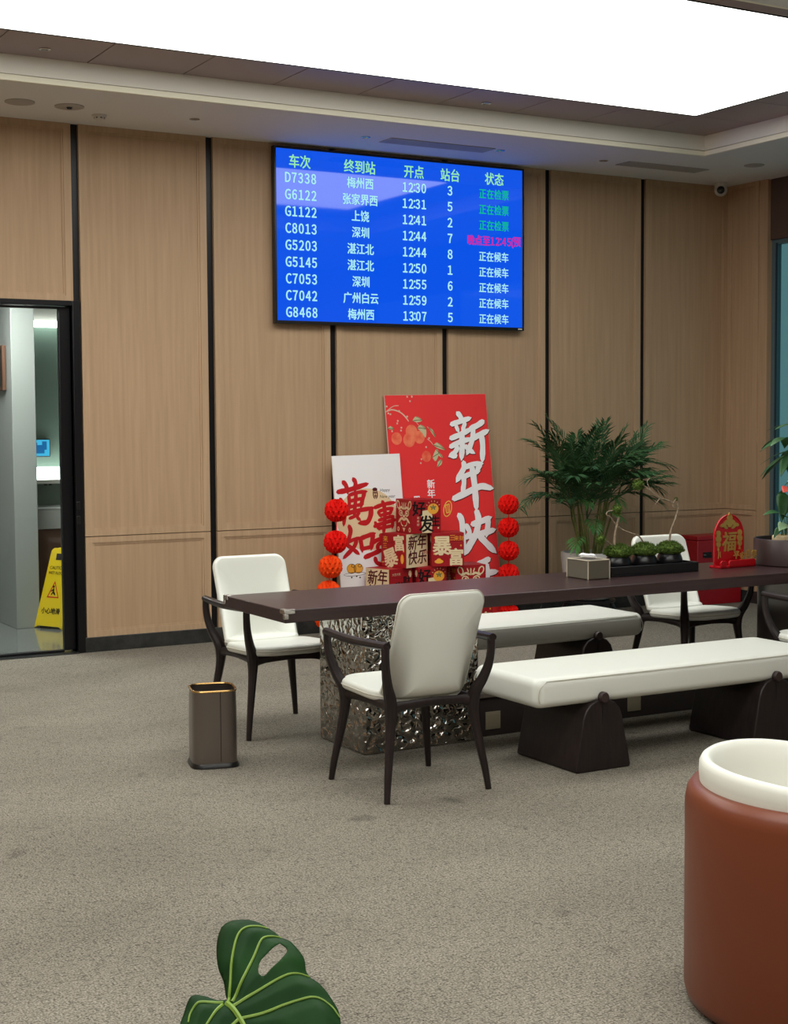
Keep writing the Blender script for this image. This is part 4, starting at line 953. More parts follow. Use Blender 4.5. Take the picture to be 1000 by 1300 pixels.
gift_box(5.738, YB+0.005, 2, -19, 'box_red', {'left': 'dark', 'front': 'rich'}, 'red gift box in the second row with big cream characters, under the top box')
gift_box(5.365, YB, 1, 15, 'box_red', {'left': 'cream', 'front': 'dark'}, 'gift box with a cream face in the third row, beside the white poster')
gift_box(5.622, YB+0.01, 1, 0, 'box_red', {'left': 'dark', 'front': 'persimmon'}, 'red persimmon box in the middle of the third row, just above the tabletop')
gift_box(5.945, YB, 1, -10, 'box_red', {'left': 'rich', 'front': 'lion'}, 'red lion face box in the third row, in front of the tall red poster')
for x, fc in ((5.245, 'lion'), (5.51, 'rich'), (5.775, 'persimmon'), (6.04, 'rich')):
    gift_box(x, YB+0.012, 0, 0, 'box_red', {'front': fc, 'left': 'dark'}, {5.245: 'red gift box on the floor under the white poster, hidden by the table base', 5.51: 'red gift box on the floor, second from the garland of orange balls', 5.775: 'red persimmon box on the floor, mostly hidden by the near chair back', 6.04: 'red gift box on the floor seen below the tabletop above the far bench'}[x])

# ------------------------------------------------------------------ honeycomb paper balls
def honey_ball(r, mi_key, parent, loc):
    bm = BM(); nu, nv = 72, 30; rows_ = []
    for j in range(1, nv):
        th = PI*j/nv; ring = []
        for i in range(nu):
            ph = 2*PI*i/nu
            k = (i/nu*12 + (0.5 if (j//4) % 2 else 0.0)) % 1.0
            cell = abs(2*k-1)                                   # 0 in the middle of a cell, 1 on its wall
            rr = r*(0.76+0.24*cell**0.7)*(1-0.06*math.cos(th)**6)
            ring.append(bm.verts.new((rr*math.sin(th)*math.cos(ph), rr*math.sin(th)*math.sin(ph), rr*math.cos(th))))
        rows_.append(ring)
    for a, b_ in zip(rows_, rows_[1:]):
        for i in range(nu): bm.faces.new((a[i], b_[i], b_[(i+1)%nu], a[(i+1)%nu]))
    for ring, z in ((rows_[0], r*0.9), (rows_[-1], -r*0.9)):
        v = bm.verts.new((0, 0, z))
        for i in range(nu): bm.faces.new((v, ring[i], ring[(i+1)%nu]) if z > 0 else (v, ring[(i+1)%nu], ring[i]))
    o = obj('paper_ball', bm, mi_key, parent, loc); return o
def garland(label, pts, r, orange):
    t = thing('paper_ball_garland', label, 'paper garland', (pts[-1][0], pts[-1][1], 0), 0, 'columns of honeycomb paper balls')
    bx0, by0 = pts[-1][0], pts[-1][1]
    for k, p in enumerate(pts): honey_ball(r, 'paper_orange' if k in orange else 'paper_red', t, (p[0]-bx0, p[1]-by0, p[2]))
    bm = BM(); tube(bm, [(p[0]-bx0, p[1]-by0, p[2]) for p in pts[::-1]], [0.004]*len(pts), 6, 2); obj('string', bm, 'paper_red', t)
    bm = BM(); lathe(bm, [(0.06, 0.0), (0.06, 0.006), (0.006, 0.012), (0.005, 0.08), (0, 0.08)], 20); obj('stand', bm, 'dark_plastic', t)
garland('left column of red and orange honeycomb paper balls beside the white poster', [(4.995, 9.62, 0.953), (4.986, 9.62, 0.722), (4.942, 9.62, 0.543), (4.924, 9.62, 0.358), (4.905, 9.62, 0.170)], 0.090, (2, 3, 4))
garland('right column of red honeycomb paper balls beside the tall red poster', [(6.535, 9.66, 0.945), (6.535, 9.66, 0.763), (6.537, 9.66, 0.58), (6.537, 9.66, 0.40), (6.537, 9.66, 0.22), (6.537, 9.66, 0.085)], 0.084, ())

# ------------------------------------------------------------------ things on the table
t = thing('tissue_box', 'taupe tissue box with pale piping and a pulled tissue on the table', 'tissue box', (4.893, 6.462, TH))
hx, hy, hz = 0.072, 0.095, 0.104
bm = BM(); box(bm, -hx, hx, -hy, hy, 0, hz); obj('body', bm, 'tissue_side', t, bevel=0.006)
bm = BM()
for sx in (-1, 1):
    for sy in (-1, 1): tube(bm, [(sx*hx, sy*hy, 0.001), (sx*hx, sy*hy, hz-0.006)], [0.0032]*2, 6, 2)
rr = [(x, y, hz-0.001) for x, y in roundrect(2*hx, 2*hy, 0.006, 3)]; tube(bm, rr+[rr[0]], [0.0030]*(len(rr)+1), 6, 1, ref=(0,0,1))
obj('piping', bm, 'tissue_pipe', t, smooth=True)
bm = BM(); disc(bm, lambda u, v, d: (u, v, hz+0.0008), 0, 0, 0.022, 0.055, 24); obj('slot', bm, 'dark_gap', t)
bm = BM(); gr = []
for i in range(9):
    u = i/8; row = []
    for j in range(5):
        v = j/4; row.append(bm.verts.new((-0.03+0.055*u+0.006*math.sin(v*9), 0.04-0.075*u+0.012*(v-0.5), hz+0.002+0.042*math.sin(PI*(0.15+0.7*u))*(0.35+0.65*v)*(0.8+0.2*math.cos(6*u)))))
    gr.append(row)
for a, b_ in zip(gr, gr[1:]):
    for j in range(4): bm.faces.new((a[j], a[j+1], b_[j+1], b_[j]))
o = obj('tissue', bm, 'paper', t, smooth=True); sd = o.modifiers.new('thick', 'SOLIDIFY'); sd.thickness = 0.004

t = thing('tray', 'long black rectangular tray on the table holding three moss pots', 'tray', (5.315, 6.508, TH))
bm = BM(); hx, hy, wl = 0.307, 0.108, 0.010
box(bm, -hx, hx, -hy, hy, 0, 0.012); box(bm, -hx, hx, -hy, -hy+wl, 0.012, 0.055); box(bm, -hx, hx, hy-wl, hy, 0.012, 0.055); box(bm, -hx, -hx+wl, -hy+wl, hy-wl, 0.012, 0.055); box(bm, hx-wl, hx, -hy+wl, hy-wl, 0.012, 0.055)
obj('body', bm, 'tray', t, bevel=0.002)
def moss_pot(x, seed, label):
    t = thing('moss_pot', label, 'potted moss', (x, 6.53, TH+0.0125), 0, 'moss pots in the black tray')
    bm = BM(); lathe(bm, [(0.046, 0), (0.062, 0.012), (0.074, 0.036), (0.074, 0.056), (0.066, 0.078), (0.056, 0.092), (0.050, 0.090), (0.050, 0.07), (0, 0.07)], 36); obj('bowl', bm, 'ceramic_black', t, smooth=True, angle=50)
    bm = BM(); rnd = random.Random(seed)
    prof = [(0.0, 0.125)]
    lathe(bm, [(0.040, 0.084), (0.066, 0.088), (0.076, 0.100), (0.072, 0.122), (0.045, 0.144), (0, 0.150)], 28)
    for k in range(1500):
        a = rnd.uniform(0, 2*PI); q = math.acos(rnd.uniform(0.0, 1)); R0 = 0.075
        nrm = Vector((math.sin(q)*math.cos(a), math.sin(q)*math.sin(a), math.cos(q)))
        p = Vector((nrm.x*R0, nrm.y*R0, 0.096+max(nrm.z, 0)*0.054)); dirn = (nrm+Vector((rnd.gauss(0,.35), rnd.gauss(0,.35), rnd.gauss(0.25,.3)))).normalized()
        s = dirn.cross(Vector((rnd.gauss(0,1), rnd.gauss(0,1), rnd.gauss(0,1)))).normalized()*0.0022; l = rnd.uniform(0.010, 0.020)
        bm.faces.new([bm.verts.new(p-s), bm.verts.new(p+s), bm.verts.new(p+dirn*l)])
    obj('moss', bm, 'moss', t); return t
moss_pot(5.152, 1, 'round black moss pot in the tray next to the tissue box')
moss_pot(5.335, 2, 'round black moss pot in the middle of the black tray')
p3 = moss_pot(5.518, 3, 'round black moss pot in the tray nearest the red ornament')
def tuft(parent, c, r, seed):
    bm = BM(); rnd = random.Random(seed); c = Vector(c)
    bmesh.ops.create_icosphere(bm, subdivisions=2, radius=r*0.7, matrix=Matrix.Translation(c) @ Matrix.Diagonal((1, 1, 1.15, 1)))
    for k in range(260):
        n_ = Vector((rnd.gauss(0,1), rnd.gauss(0,1), rnd.gauss(0,1))).normalized(); s = n_.cross(Vector((rnd.gauss(0,1), rnd.gauss(0,1), 1))).normalized()*r*0.07
        p = c+n_*r*0.65; bm.faces.new([bm.verts.new(p-s), bm.verts.new(p+s), bm.verts.new(p+n_*r*0.5+Vector((0,0,r*0.1)))])
    obj('moss_tuft', bm, 'moss', parent)
def twig(label, base, paths, tufts):
    t = thing('driftwood_twig', label, 'twig', base, 0, 'twigs standing in the moss pots')
    bm = BM(); B = Vector(base)
    for pts, r0, r1 in paths: tube(bm, [Vector(p)-B+Vector((0, 0.006*math.sin(i*2.1), 0.003*math.sin(i*3.3))) for i, p in enumerate(pts)], [r0, r1], 7, 4)
    obj('twig', bm, 'bark', t, smooth=True)
    for k, (c, r) in enumerate(tufts): tuft(t, Vector(c)-B, r, 20+k)
twig('tall crooked pale twig rising from the moss pot nearest the red ornament', (5.512, 6.53, 0.87), [([(5.512, 6.53, 0.872), (5.532, 6.53, 0.966), (5.554, 6.53, 1.032), (5.577, 6.53, 1.103), (5.525, 6.53, 1.136), (5.45, 6.53, 1.161), (5.382, 6.53, 1.199), (5.336, 6.53, 1.235), (5.291, 6.53, 1.254)], 0.0065, 0.003),
     ([(5.577, 6.53, 1.103), (5.584, 6.53, 1.139), (5.565, 6.53, 1.152)], 0.006, 0.004), ([(5.382, 6.53, 1.199), (5.359, 6.53, 1.252), (5.37, 6.53, 1.275)], 0.004, 0.002), ([(5.45, 6.53, 1.161), (5.418, 6.53, 1.126)], 0.004, 0.002), ([(5.577, 6.53, 1.103), (5.545, 6.53, 1.112), (5.56, 6.53, 1.152)], 0.004, 0.004)], [((5.288, 6.53, 1.236), 0.034), ((5.565, 6.53, 1.150), 0.012)])
twig('low forked twig with green tufts rising from the middle moss pot', (5.360, 6.53, 0.87), [([(5.360, 6.53, 0.872), (5.304, 6.53, 0.949), (5.237, 6.53, 0.969), (5.181, 6.53, 0.994), (5.132, 6.53, 1.026)], 0.005, 0.003), ([(5.132, 6.53, 1.026), (5.104, 6.53, 1.062), (5.066, 6.53, 1.078), (5.082, 6.53, 1.098), (5.14, 6.53, 1.10)], 0.004, 0.003)], [((5.142, 6.53, 1.10), 0.032)])
twig('thick straight stick with a green tuft standing in the moss pot by the tissue box', (5.13, 6.53, 0.87), [([(5.13, 6.53, 0.872), (5.132, 6.53, 0.95), (5.150, 6.53, 1.06)], 0.008, 0.007), ([(5.13, 6.53, 0.89), (5.08, 6.53, 0.93), (5.03, 6.53, 0.94)], 0.003, 0.003)], [((5.028, 6.53, 0.939), 0.032)])

t = thing('fu_ornament', 'red arched new year ornament with gold relief standing on the table', 'ornament', (5.96, 6.50, TH), math.radians(4))
of = lambda u, v, d: (u, -d, v)
bm = BM(); R0 = 0.122
arch = [(-0.122, 0.012), (0.112, 0.012)] + [(-0.005+0.117*math.cos(a), 0.175+0.117*math.sin(a)*1.1) for a in [PI*k/24 for k in range(25)]]
prism(bm, arch, lambda u, v, d: (u-0.02, d, v), 0.0, 0.012); obj('arched_plate', bm, 'acrylic_red', t, bevel=0.002)
bm = BM(); ar = [(x-0.02, -0.001, z) for x, z in arch[1:]] + [(arch[0][0]-0.02, -0.001, arch[0][1])]
tube(bm, ar, [0.0045]*len(ar), 8, 1, ref=(0,1,0)); obj('edge_rim', bm, 'acrylic_red', t, smooth=True)
bm = BM()
box(bm, -0.142, 0.145, -0.052, 0.042, 0, 0.014)
for x0, x1 in ((-0.142, -0.092), (-0.075, 0.145)):
    pr_ = [(x0, 0.0), (x1, 0.0), (x1, 0.035), (x1-0.012, 0.045), (x0+0.012, 0.045), (x0, 0.035)]
    prism(bm, pr_, lambda u, v, d: (u, d, v), -0.052, -0.040)
obj('base', bm, 'acrylic_red', t, bevel=0.003)
bm = BM(); f1 = lambda u, v, d: of(u-0.02, v, d+0.003)
text(bm, f1, '福', 0.122, -0.004, 0.150, 0, 0.020, 0.95, 0.1, extrude=0.003); obj('fu_character', bm, 'gold_relief', t)
bm = BM()
for s in (-1, 1):
    for z, r in ((0.198, 0.018), (0.166, 0.021), (0.136, 0.017)):
        lathe_c = (s*0.087-0.007-0.02, z)
        pts = [(lathe_c[0]+r*math.cos(2*PI*k/18), lathe_c[1]+r*math.sin(2*PI*k/18)) for k in range(18)]; prism(bm, pts, of, -0.001, 0.006)
    prism(bm, [(s*0.087-0.031, 0.12), (s*0.087-0.023, 0.12), (s*0.087-0.020, 0.100), (s*0.087-0.034, 0.100)], of, -0.001, 0.005)
obj('gourd_strings', bm, 'gold_relief', t)
bm = BM()
for x, z, rx, rz_, rot in ((0, 0.292, 0.022, 0.022, 0), (-0.024, 0.268, 0.026, 0.014, 0.5), (0.024, 0.268, 0.026, 0.014, -0.5), (-0.05, 0.252, 0.026, 0.011, 0.2), (0.05, 0.252, 0.026, 0.011, -0.2), (0, 0.258, 0.02, 0.02, 0), (-0.033, 0.24, 0.02, 0.009, -0.4), (0.033, 0.24, 0.02, 0.009, 0.4), (0, 0.312, 0.007, 0.012, 0)):
    pts = []
    for k in range(18):
        a = 2*PI*k/18; x_, y_ = rx*math.cos(a), rz_*math.sin(a); pts.append((x-0.025+x_*math.cos(rot)-y_*math.sin(rot), z-0.006+x_*math.sin(rot)+y_*math.cos(rot)))
    prism(bm, pts, of, -0.001, 0.006+abs(x)*0.02)
obj('flower_crest', bm, 'gold_relief', t)
bm = BM()
for s, x, z in (('平', -0.005, 0.072), ('安', 0.045, 0.064), ('喜', 0.093, 0.074), ('樂', 0.140, 0.070)): text(bm, lambda u, v, d: of(u, v, d+0.040), s, 0.052, x, z, 0, 0.012, 0.92, 0.1, extrude=0.003)
box(bm, -0.03, 0.16, -0.043, -0.038, 0.036, 0.044)
obj('gold_lettering', bm, 'gold_relief', t)
bm = BM(); tube(bm, [(-0.128, -0.012, 0.115), (-0.122, -0.014, 0.085), (-0.126, -0.014, 0.055)], [0.003, 0.002], 6, 4); tube(bm, [(-0.108, -0.012, 0.095), (-0.106, -0.012, 0.06)], [0.002, 0.002], 6, 3); obj('tassel', bm, 'gold_relief', t)

# planter on the table with anthurium and a pachira behind
PX, PY, PR = 6.355, 6.43, 0.215
t = thing('round_planter', 'dark brown cylindrical planter on the table at the right edge', 'planter', (PX, PY, TH))
bm = BM(); lathe(bm, [(PR*0.97, 0), (PR, 0.006), (PR, 0.152), (PR-0.004, 0.157), (PR-0.012, 0.157), (PR-0.014, 0.15), (PR-0.014, 0.10), (0, 0.10)], 56); obj('body', bm, 'planter', t, smooth=True, angle=40)
bm = BM(); lathe(bm, [(PR-0.016, 0.1005), (PR-0.016, 0.112), (0, 0.116)], 40); obj('soil', bm, 'soil', t)
def leaf_mesh(bm, base, dirn, up, length, width, shape='heart', droop=0.25, cup=0.15, n=8, mi=0):
    d = Vector(dirn).normalized(); s = d.cross(Vector(up)).normalized(); nrm = s.cross(d).normalized(); base = Vector(base)
    cols = []
    for i in range(n+1):
        t_ = i/n
        if shape == 'heart': wv = width*math.sin(PI*min(1, 0.12+0.88*t_)**0.75)*(1.0-0.2*t_) if t_ < 1 else 0
        elif shape == 'lance': wv = width*(math.sin(PI*t_**0.85)) if 0 < t_ < 1 else 0.0
        c = base+d*length*t_-Vector((0, 0, 1))*droop*length*t_*t_
        if wv < 1e-4: cols.append([bm.verts.new(c)])
        else: cols.append([bm.verts.new(c+s*wv*k+nrm*cup*wv*abs(k)) for k in (-1, -0.5, 0, 0.5, 1)])
    for a, b_ in zip(cols, cols[1:]):
        if len(a) == 1 and len(b_) == 5:
            for k in range(4): bm.faces.new((a[0], b_[k], b_[k+1])).material_index = mi
        elif len(a) == 5 and len(b_) == 1:
            for k in range(4): bm.faces.new((a[k], a[k+1], b_[0])).material_index = mi
        elif len(a) == 5 and len(b_) == 5:
            for k in range(4): bm.faces.new((a[k], a[k+1], b_[k+1], b_[k])).material_index = mi
def add_leaf(parent, name, material, *a, thick=0.0015, **k):
    bm = BM(); leaf_mesh(bm, *a, **k); o = obj(name, bm, material, parent, smooth=True, angle=180)
    sd = o.modifiers.new('thick', 'SOLIDIFY'); sd.thickness = thick; return o
def anthurium():
    bx_, by_, bz_ = PX-0.085, PY-0.05, TH+0.117
    t = thing('anthurium', 'coral flowered anthurium in a patterned cream pot inside the round planter', 'potted plant', (bx_, by_, bz_))
    bm = BM(); loft(bm, [sq(0.085, 0.045, 0, 3), sq(0.092, 0.05, 0.012, 3), sq(0.092, 0.05, 0.058, 3), sq(0.084, 0.043, 0.066, 3), sq(0.078, 0.038, 0.052, 3)]); pot = obj('pot', bm, 'box_cream', t, smooth=True)
    bm = BM(); rnd = random.Random(4)
    for k in range(26):
        x = rnd.uniform(-0.06, 0.06); z = rnd.uniform(0.015, 0.052); disc(bm, lambda u, v, d: (u, -0.0512+0.012*(u/0.09)**4, v), x, z, rnd.uniform(0.002, 0.005), rnd.uniform(0.002, 0.004), 8)
    ringdisc(bm, lambda u, v, d: (u, -0.0514, v), 0.0, 0.04, 0.018, 0.016, 0.003, 18); obj('pattern', bm, 'print_dark', pot)
    spots = [  # stem foot, leaf base, direction, length, width, kind
        ((-0.04, 0, 0.05), (-0.02, 0.0, 0.30), (-0.3, -0.2, -0.9), 0.13, 0.050, 'leaf_green', 'heart'),
        ((-0.02, 0, 0.05), (-0.075, -0.01, 0.20), (-0.95, 0.0, 0.12), 0.12, 0.028, 'leaf_green', 'heart'),
        ((0.0, 0, 0.05), (-0.02, -0.02, 0.13), (-0.8, -0.3, -0.1), 0.10, 0.040, 'leaf_pale', 'heart'),
        ((0.01, 0, 0.05), (0.02, -0.02, 0.14), (-0.2, -0.8, 0.2), 0.08, 0.038, 'leaf_pale', 'heart'),
        ((0.02, 0, 0.05), (0.05, 0.0, 0.20), (0.5, -0.5, 0.3), 0.14, 0.055, 'leaf_green', 'heart'),
        ((-0.03, 0, 0.05), (-0.06, -0.01, 0.11), (-0.8, -0.2, -0.5), 0.08, 0.020, 'leaf_green', 'heart'),
        ((0.03, 0, 0.05), (0.06, -0.02, 0.10), (0.3, -0.6, -0.4), 0.12, 0.050, 'leaf_green', 'heart'),
        ((0.0, 0.01, 0.05), (0.0, 0.03, 0.24), (0.2, 0.3, 0.9), 0.12, 0.05, 'leaf_green', 'heart'),
        ((0.04, 0.01, 0.05), (0.08, 0.03, 0.16), (0.9, 0.2, 0.3), 0.13, 0.05, 'leaf_green', 'heart'),
        ((-0.01, 0.0, 0.05), (-0.03, -0.03, 0.17), (-0.4, -0.7, 0.2), 0.10, 0.045, 'leaf_green', 'heart'),
        ((0.0, 0, 0.05), (0.0, -0.03, 0.335), (-0.9, -0.3, 0.05), 0.095, 0.045, 'spathe', 'heart'),
        ((0.02, 0, 0.05), (0.045, -0.02, 0.275), (0.1, -0.6, 0.5), 0.08, 0.042, 'spathe', 'heart'),
        ((0.01, 0, 0.05), (0.01, -0.05, 0.105), (-0.1, -0.6, -0.5), 0.05, 0.026, 'spathe', 'heart')]
    for k, (f_, b_, d_, ln, wd, mk, sh) in enumerate(spots):
        bm = BM(); tube(bm, [f_, (Vector(f_)+Vector(b_))/2+Vector((0, 0, 0.02)), b_], [0.003, 0.002], 6, 4); s = obj('stem', bm, 'stem', t, smooth=True)
        add_leaf(t, 'flower' if mk == 'spathe' else 'leaf', mk, b_, d_, (0.1, -0.3, 1), ln, wd, shape=sh)
        if mk == 'spathe':
            d2 = Vector(d_).normalized(); bm = BM(); tube(bm, [Vector(b_)+d2*0.01, Vector(b_)+d2*0.02+Vector((0,0,0.025)), Vector(b_)+d2*0.035+Vector((0,0,0.045))], [0.004, 0.0025], 6, 3); obj('spadix', bm, 'gold_relief', t, smooth=True)
    return t
anthurium()
def pachira():
    bx_, by_, bz_ = PX+0.09, PY+0.06, TH+0.122
    t = thing('broad_leaf_plant', 'broad leaved green plant rising from the planter at the right edge', 'potted plant', (bx_, by_, bz_))
    bm = BM(); tube(bm, [(0, 0, -0.008), (0.01, 0.0, 0.25), (0.0, 0.01, 0.48), (0.02, 0, 0.66)], [0.018, 0.012], 10, 5); obj('trunk', bm, 'bark', t, smooth=True)
    rnd = random.Random(11)
    hubs = [((-0.085, -0.02, 0.625), 7, -0.05), ((-0.055, 0.0, 0.53), 7, -0.5), ((0.10, -0.03, 0.62), 6, 0.1), ((0.08, 0.08, 0.55), 5, 0.0), ((0.0, -0.06, 0.70), 6, 0.2), ((0.06, -0.08, 0.46), 5, -0.4)]
    for h, nleaf, tilt in hubs:
        bm = BM(); tube(bm, [(0.008, 0.003, h[2]-0.10), ((h[0]+0.01)/2, h[1]/2, h[2]-0.03), h], [0.004, 0.003], 6, 4); obj('leaf_stalk', bm, 'stem', t, smooth=True)
        for k in range(nleaf):
            a = 2*PI*k/nleaf+rnd.uniform(-0.2, 0.2)
            add_leaf(t, 'leaflet', 'leaf_green', h, (math.cos(a), math.sin(a), tilt+rnd.uniform(-0.15, 0.15)), (0, 0, 1), rnd.uniform(0.16, 0.22), 0.032, shape='lance', droop=0.3)
pachira()

# ------------------------------------------------------------------ big palm in its pot against the wall
def palm():
    X0, Y0 = 7.14, 9.42
    t = thing('potted_palm', 'bushy green palm in a white pot against the panelled wall', 'potted plant', (X0, Y0, 0))
    bm = BM(); lathe(bm, [(0.16, 0.19), (0.185, 0.21), (0.205, 0.35), (0.222, 0.53), (0.222, 0.56), (0.205, 0.562), (0.20, 0.50), (0, 0.50)], 40); obj('pot', bm, 'white_ceramic', t, smooth=True, angle=50)
    bm = BM(); lathe(bm, [(0.198, 0.501), (0.198, 0.515), (0, 0.53)], 32); obj('soil', bm, 'soil', t)
    bm = BM()
    lathe(bm, [(0.205, 0.165), (0.21, 0.175), (0.21, 0.185), (0, 0.185)], 36)
    for k in range(4):
        a = PI/4+PI/2*k; tube(bm, [(0.17*math.cos(a), 0.17*math.sin(a), 0.17), (0.20*math.cos(a), 0.20*math.sin(a), 0.10), (0.17*math.cos(a), 0.17*math.sin(a), 0.04), (0.20*math.cos(a), 0.20*math.sin(a), 0.0)], [0.018, 0.016], 8, 4)
    obj('stand', bm, 'ceramic_black', t, smooth=True)
    rnd = random.Random(5)
    def keep(v):
        v.y = min(v.y, 0.50); v.x = max(v.x, -0.62)
        return v
    def frond(b0, az, elev, length, nlf, lw, ll, mk, sag=0.5):
        """arching stalk with leaflets along both sides"""
        bm = BM(); d0 = Vector((math.cos(az)*math.cos(elev), math.sin(az)*math.cos(elev), math.sin(elev))); P = []
        p = Vector(b0); d = d0.copy()
        for i in range(11):
            P.append(keep(p.copy())); p += d*length/10; d = (d+Vector((0, 0, -sag*0.10*(0.4+i/8)))).normalized()
        tube(bm, P, [0.004, 0.0015], 5, 1)
        for i in range(nlf):
            q = 0.32+0.68*i/(nlf-1); k = min(int(q*10), 9); f = q*10-k; c = P[k].lerp(P[k+1], f); tg = (P[k+1]-P[k]).normalized()
            s = tg.cross(Vector((0, 0, 1)));  s = s.normalized() if s.length > 1e-3 else Vector((1, 0, 0)); nr = s.cross(tg)
            for sg in (-1, 1):
                if i == nlf-1 and sg == 1: continue
                ln = ll*(0.55+0.45*math.sin(PI*min(1, 0.15+q*0.85)))*rnd.uniform(0.85, 1.1)
                ang = 1.0-0.62*q
                dv_ = (tg*math.cos(ang)+s*sg*math.sin(ang)+nr*rnd.uniform(0.0, 0.28)).normalized()
                wv = s.cross(dv_).normalized() if False else dv_.cross(nr).normalized()*lw
                tip = keep(c+dv_*ln+Vector((0, 0, -0.30*ln))); mid = c+dv_*ln*0.5+Vector((0, 0, -0.05*ln))
                a0, b_, c_, e_ = bm.verts.new(c), bm.verts.new(mid+wv), bm.verts.new(mid-wv), bm.verts.new(tip)
                up_ = bm.verts.new(mid+nr*lw*0.5)
                bm.faces.new((a0, b_, up_)); bm.faces.new((a0, up_, c_)); bm.faces.new((b_, e_, up_)); bm.faces.new((up_, e_, c_))
        return obj('frond', bm, mk, t)
    for k in range(15):
        a = 2*PI*k/15+rnd.uniform(-0.2, 0.2); r0 = rnd.uniform(0.03, 0.14); hgt = rnd.uniform(0.30, 0.61)
        b0 = Vector((r0*math.cos(a), r0*math.sin(a)*0.8, 0.52)); lean = rnd.uniform(0.06, 0.22)
        tp = b0+Vector((lean*math.cos(a), lean*0.35*math.sin(a), hgt))
        if tp.y > 0.42: tp.y = 0.42
        bm = BM(); tube(bm, [b0, b0.lerp(tp, 0.5)+Vector((0, 0, 0.02)), tp], [0.009, 0.006], 8, 4); obj('cane', bm, 'cane', t, smooth=True)
        nf = 4
        for j in range(nf):
            az = a+rnd.uniform(-1.1, 1.1) if j else a
            if math.sin(az) > 0.45: az = -az if rnd.random() < 0.6 else az*0.5      # the wall is close behind
            frond(tp, az, rnd.uniform(0.55, 1.35), rnd.uniform(0.36, 0.56), 15, 0.010, 0.22, 'palm', sag=rnd.uniform(0.5, 1.25))
    for az, el, ln, z, sag in ((PI, 0.25, 0.60, 0.98, 0.9), (PI*0.97, 0.55, 0.50, 1.05, 1.1), (0.0, 0.3, 0.66, 1.03, 0.9), (-0.25, 0.55, 0.66, 1.10, 1.1), (-0.5, 0.2, 0.5, 1.0, 0.9), (0.1, 0.8, 0.62, 1.12, 1.3), (2.2, 1.2, 0.5, 1.1, 0.5), (2.7, 1.15, 0.55, 1.12, 0.5), (0.6, 1.2, 0.5, 1.1, 0.4), (-1.6, 1.3, 0.5, 1.1, 0.4), (-1.2, 0.9, 0.45, 1.05, 1.0), (-2.2, 0.8, 0.45, 1.05, 1.2)):
        frond((0.06*math.cos(az), min(0.05, 0.06*math.sin(az)), z), az, el, ln, 15, 0.008, 0.22, 'palm', sag)
    for x, z, az, el in ((-0.10, 0.95, -2.0, 0.5), (-0.06, 0.82, -1.9, 0.2), (-0.12, 0.68, -2.4, 0.2), (0.02, 0.84, -1.2, 0.5), (0.06, 0.98, -1.4, 0.4)):
        frond((x, -0.05, z), az, el, 0.24, 9, 0.009, 0.13, 'palm_light', 1.6)
palm()

t = thing('metal_box', 'red painted metal box with a dark recessed handle on the floor in the corner', 'red box', (8.80, 9.86, 0))
bm = BM(); box(bm, -0.25, 0.25, -0.11, 0.11, 0.0, 0.56); obj('body', bm, 'red_metal', t, bevel=0.006)
bm = BM(); box(bm, -0.254, 0.254, -0.114, 0.112, 0.562, 0.60); obj('lid', bm, 'red_metal', t, bevel=0.006)
bm = BM(); box(bm, -0.19, -0.09, -0.1125, -0.11, 0.41, 0.46); obj('handle_recess', bm, 'dark_gap', t)
bm = BM(); tube(bm, [(-0.18, -0.113, 0.435), (-0.16, -0.128, 0.435), (-0.12, -0.128, 0.435), (-0.10, -0.113, 0.435)], [0.006]*4, 8, 3); obj('handle', bm, 'dark_plastic', t, smooth=True)

# ------------------------------------------------------------------ tub chair in the right foreground
t = thing('tub_chair', 'round tan leather tub chair with cream inner backrest in the right foreground', 'chair', (3.0, 2.86, 0), 0)
RB = 0.40
bm = BM(); lathe(bm, [(RB-0.03, 0.012), (RB-0.008, 0.02), (RB, 0.05), (RB, 0.45), (RB, 0.56), (RB-0.006, 0.592), (RB-0.022, 0.612), (RB-0.042, 0.614), (RB-0.062, 0.600), (RB-0.07, 0.57), (RB-0.07, 0.30), (0, 0.30)], 72); obj('shell', bm, 'orange_leather', t, smooth=True, angle=60)
bm = BM(); lathe(bm, [(RB-0.05, 0.0), (RB-0.05, 0.02), (0, 0.02)], 40); obj('base', bm, 'dark_plastic', t)
bm = BM()
back_az = PI-0.55; nseg = 96; rings = []
prof = [(-0.004, -0.02), (0.0, 0.55), (0.002, 0.86), (-0.001, 0.94), (-0.008, 0.98), (-0.018, 1.0), (-0.030, 0.985), (-0.040, 0.94), (-0.050, 0.80), (-0.062, 0.5), (-0.08, 0.0)]
for k in range(nseg+1):
    a = back_az-1.9+3.8*k/nseg; q = abs(a-back_az)/1.9
    top = 0.60+0.082*(1-q**3.0)**0.7 if q < 1 else 0.60
    ring = []
    for dr, fz in prof:
        r_ = RB-0.058+dr+0.022*max(0, fz)
        ring.append((r_*math.cos(a), r_*math.sin(a), 0.36+(top-0.36)*fz))
    rings.append(ring)
loft(bm, rings); obj('inner_back', bm, 'tub_white', t, smooth=True, angle=60)
bm = BM(); lathe(bm, [(0.0, 0.302), (0.285, 0.302), (0.30, 0.33), (0.30, 0.40), (0.28, 0.43), (0, 0.44)], 48); obj('seat_cushion', bm, 'tub_white', t, smooth=True)

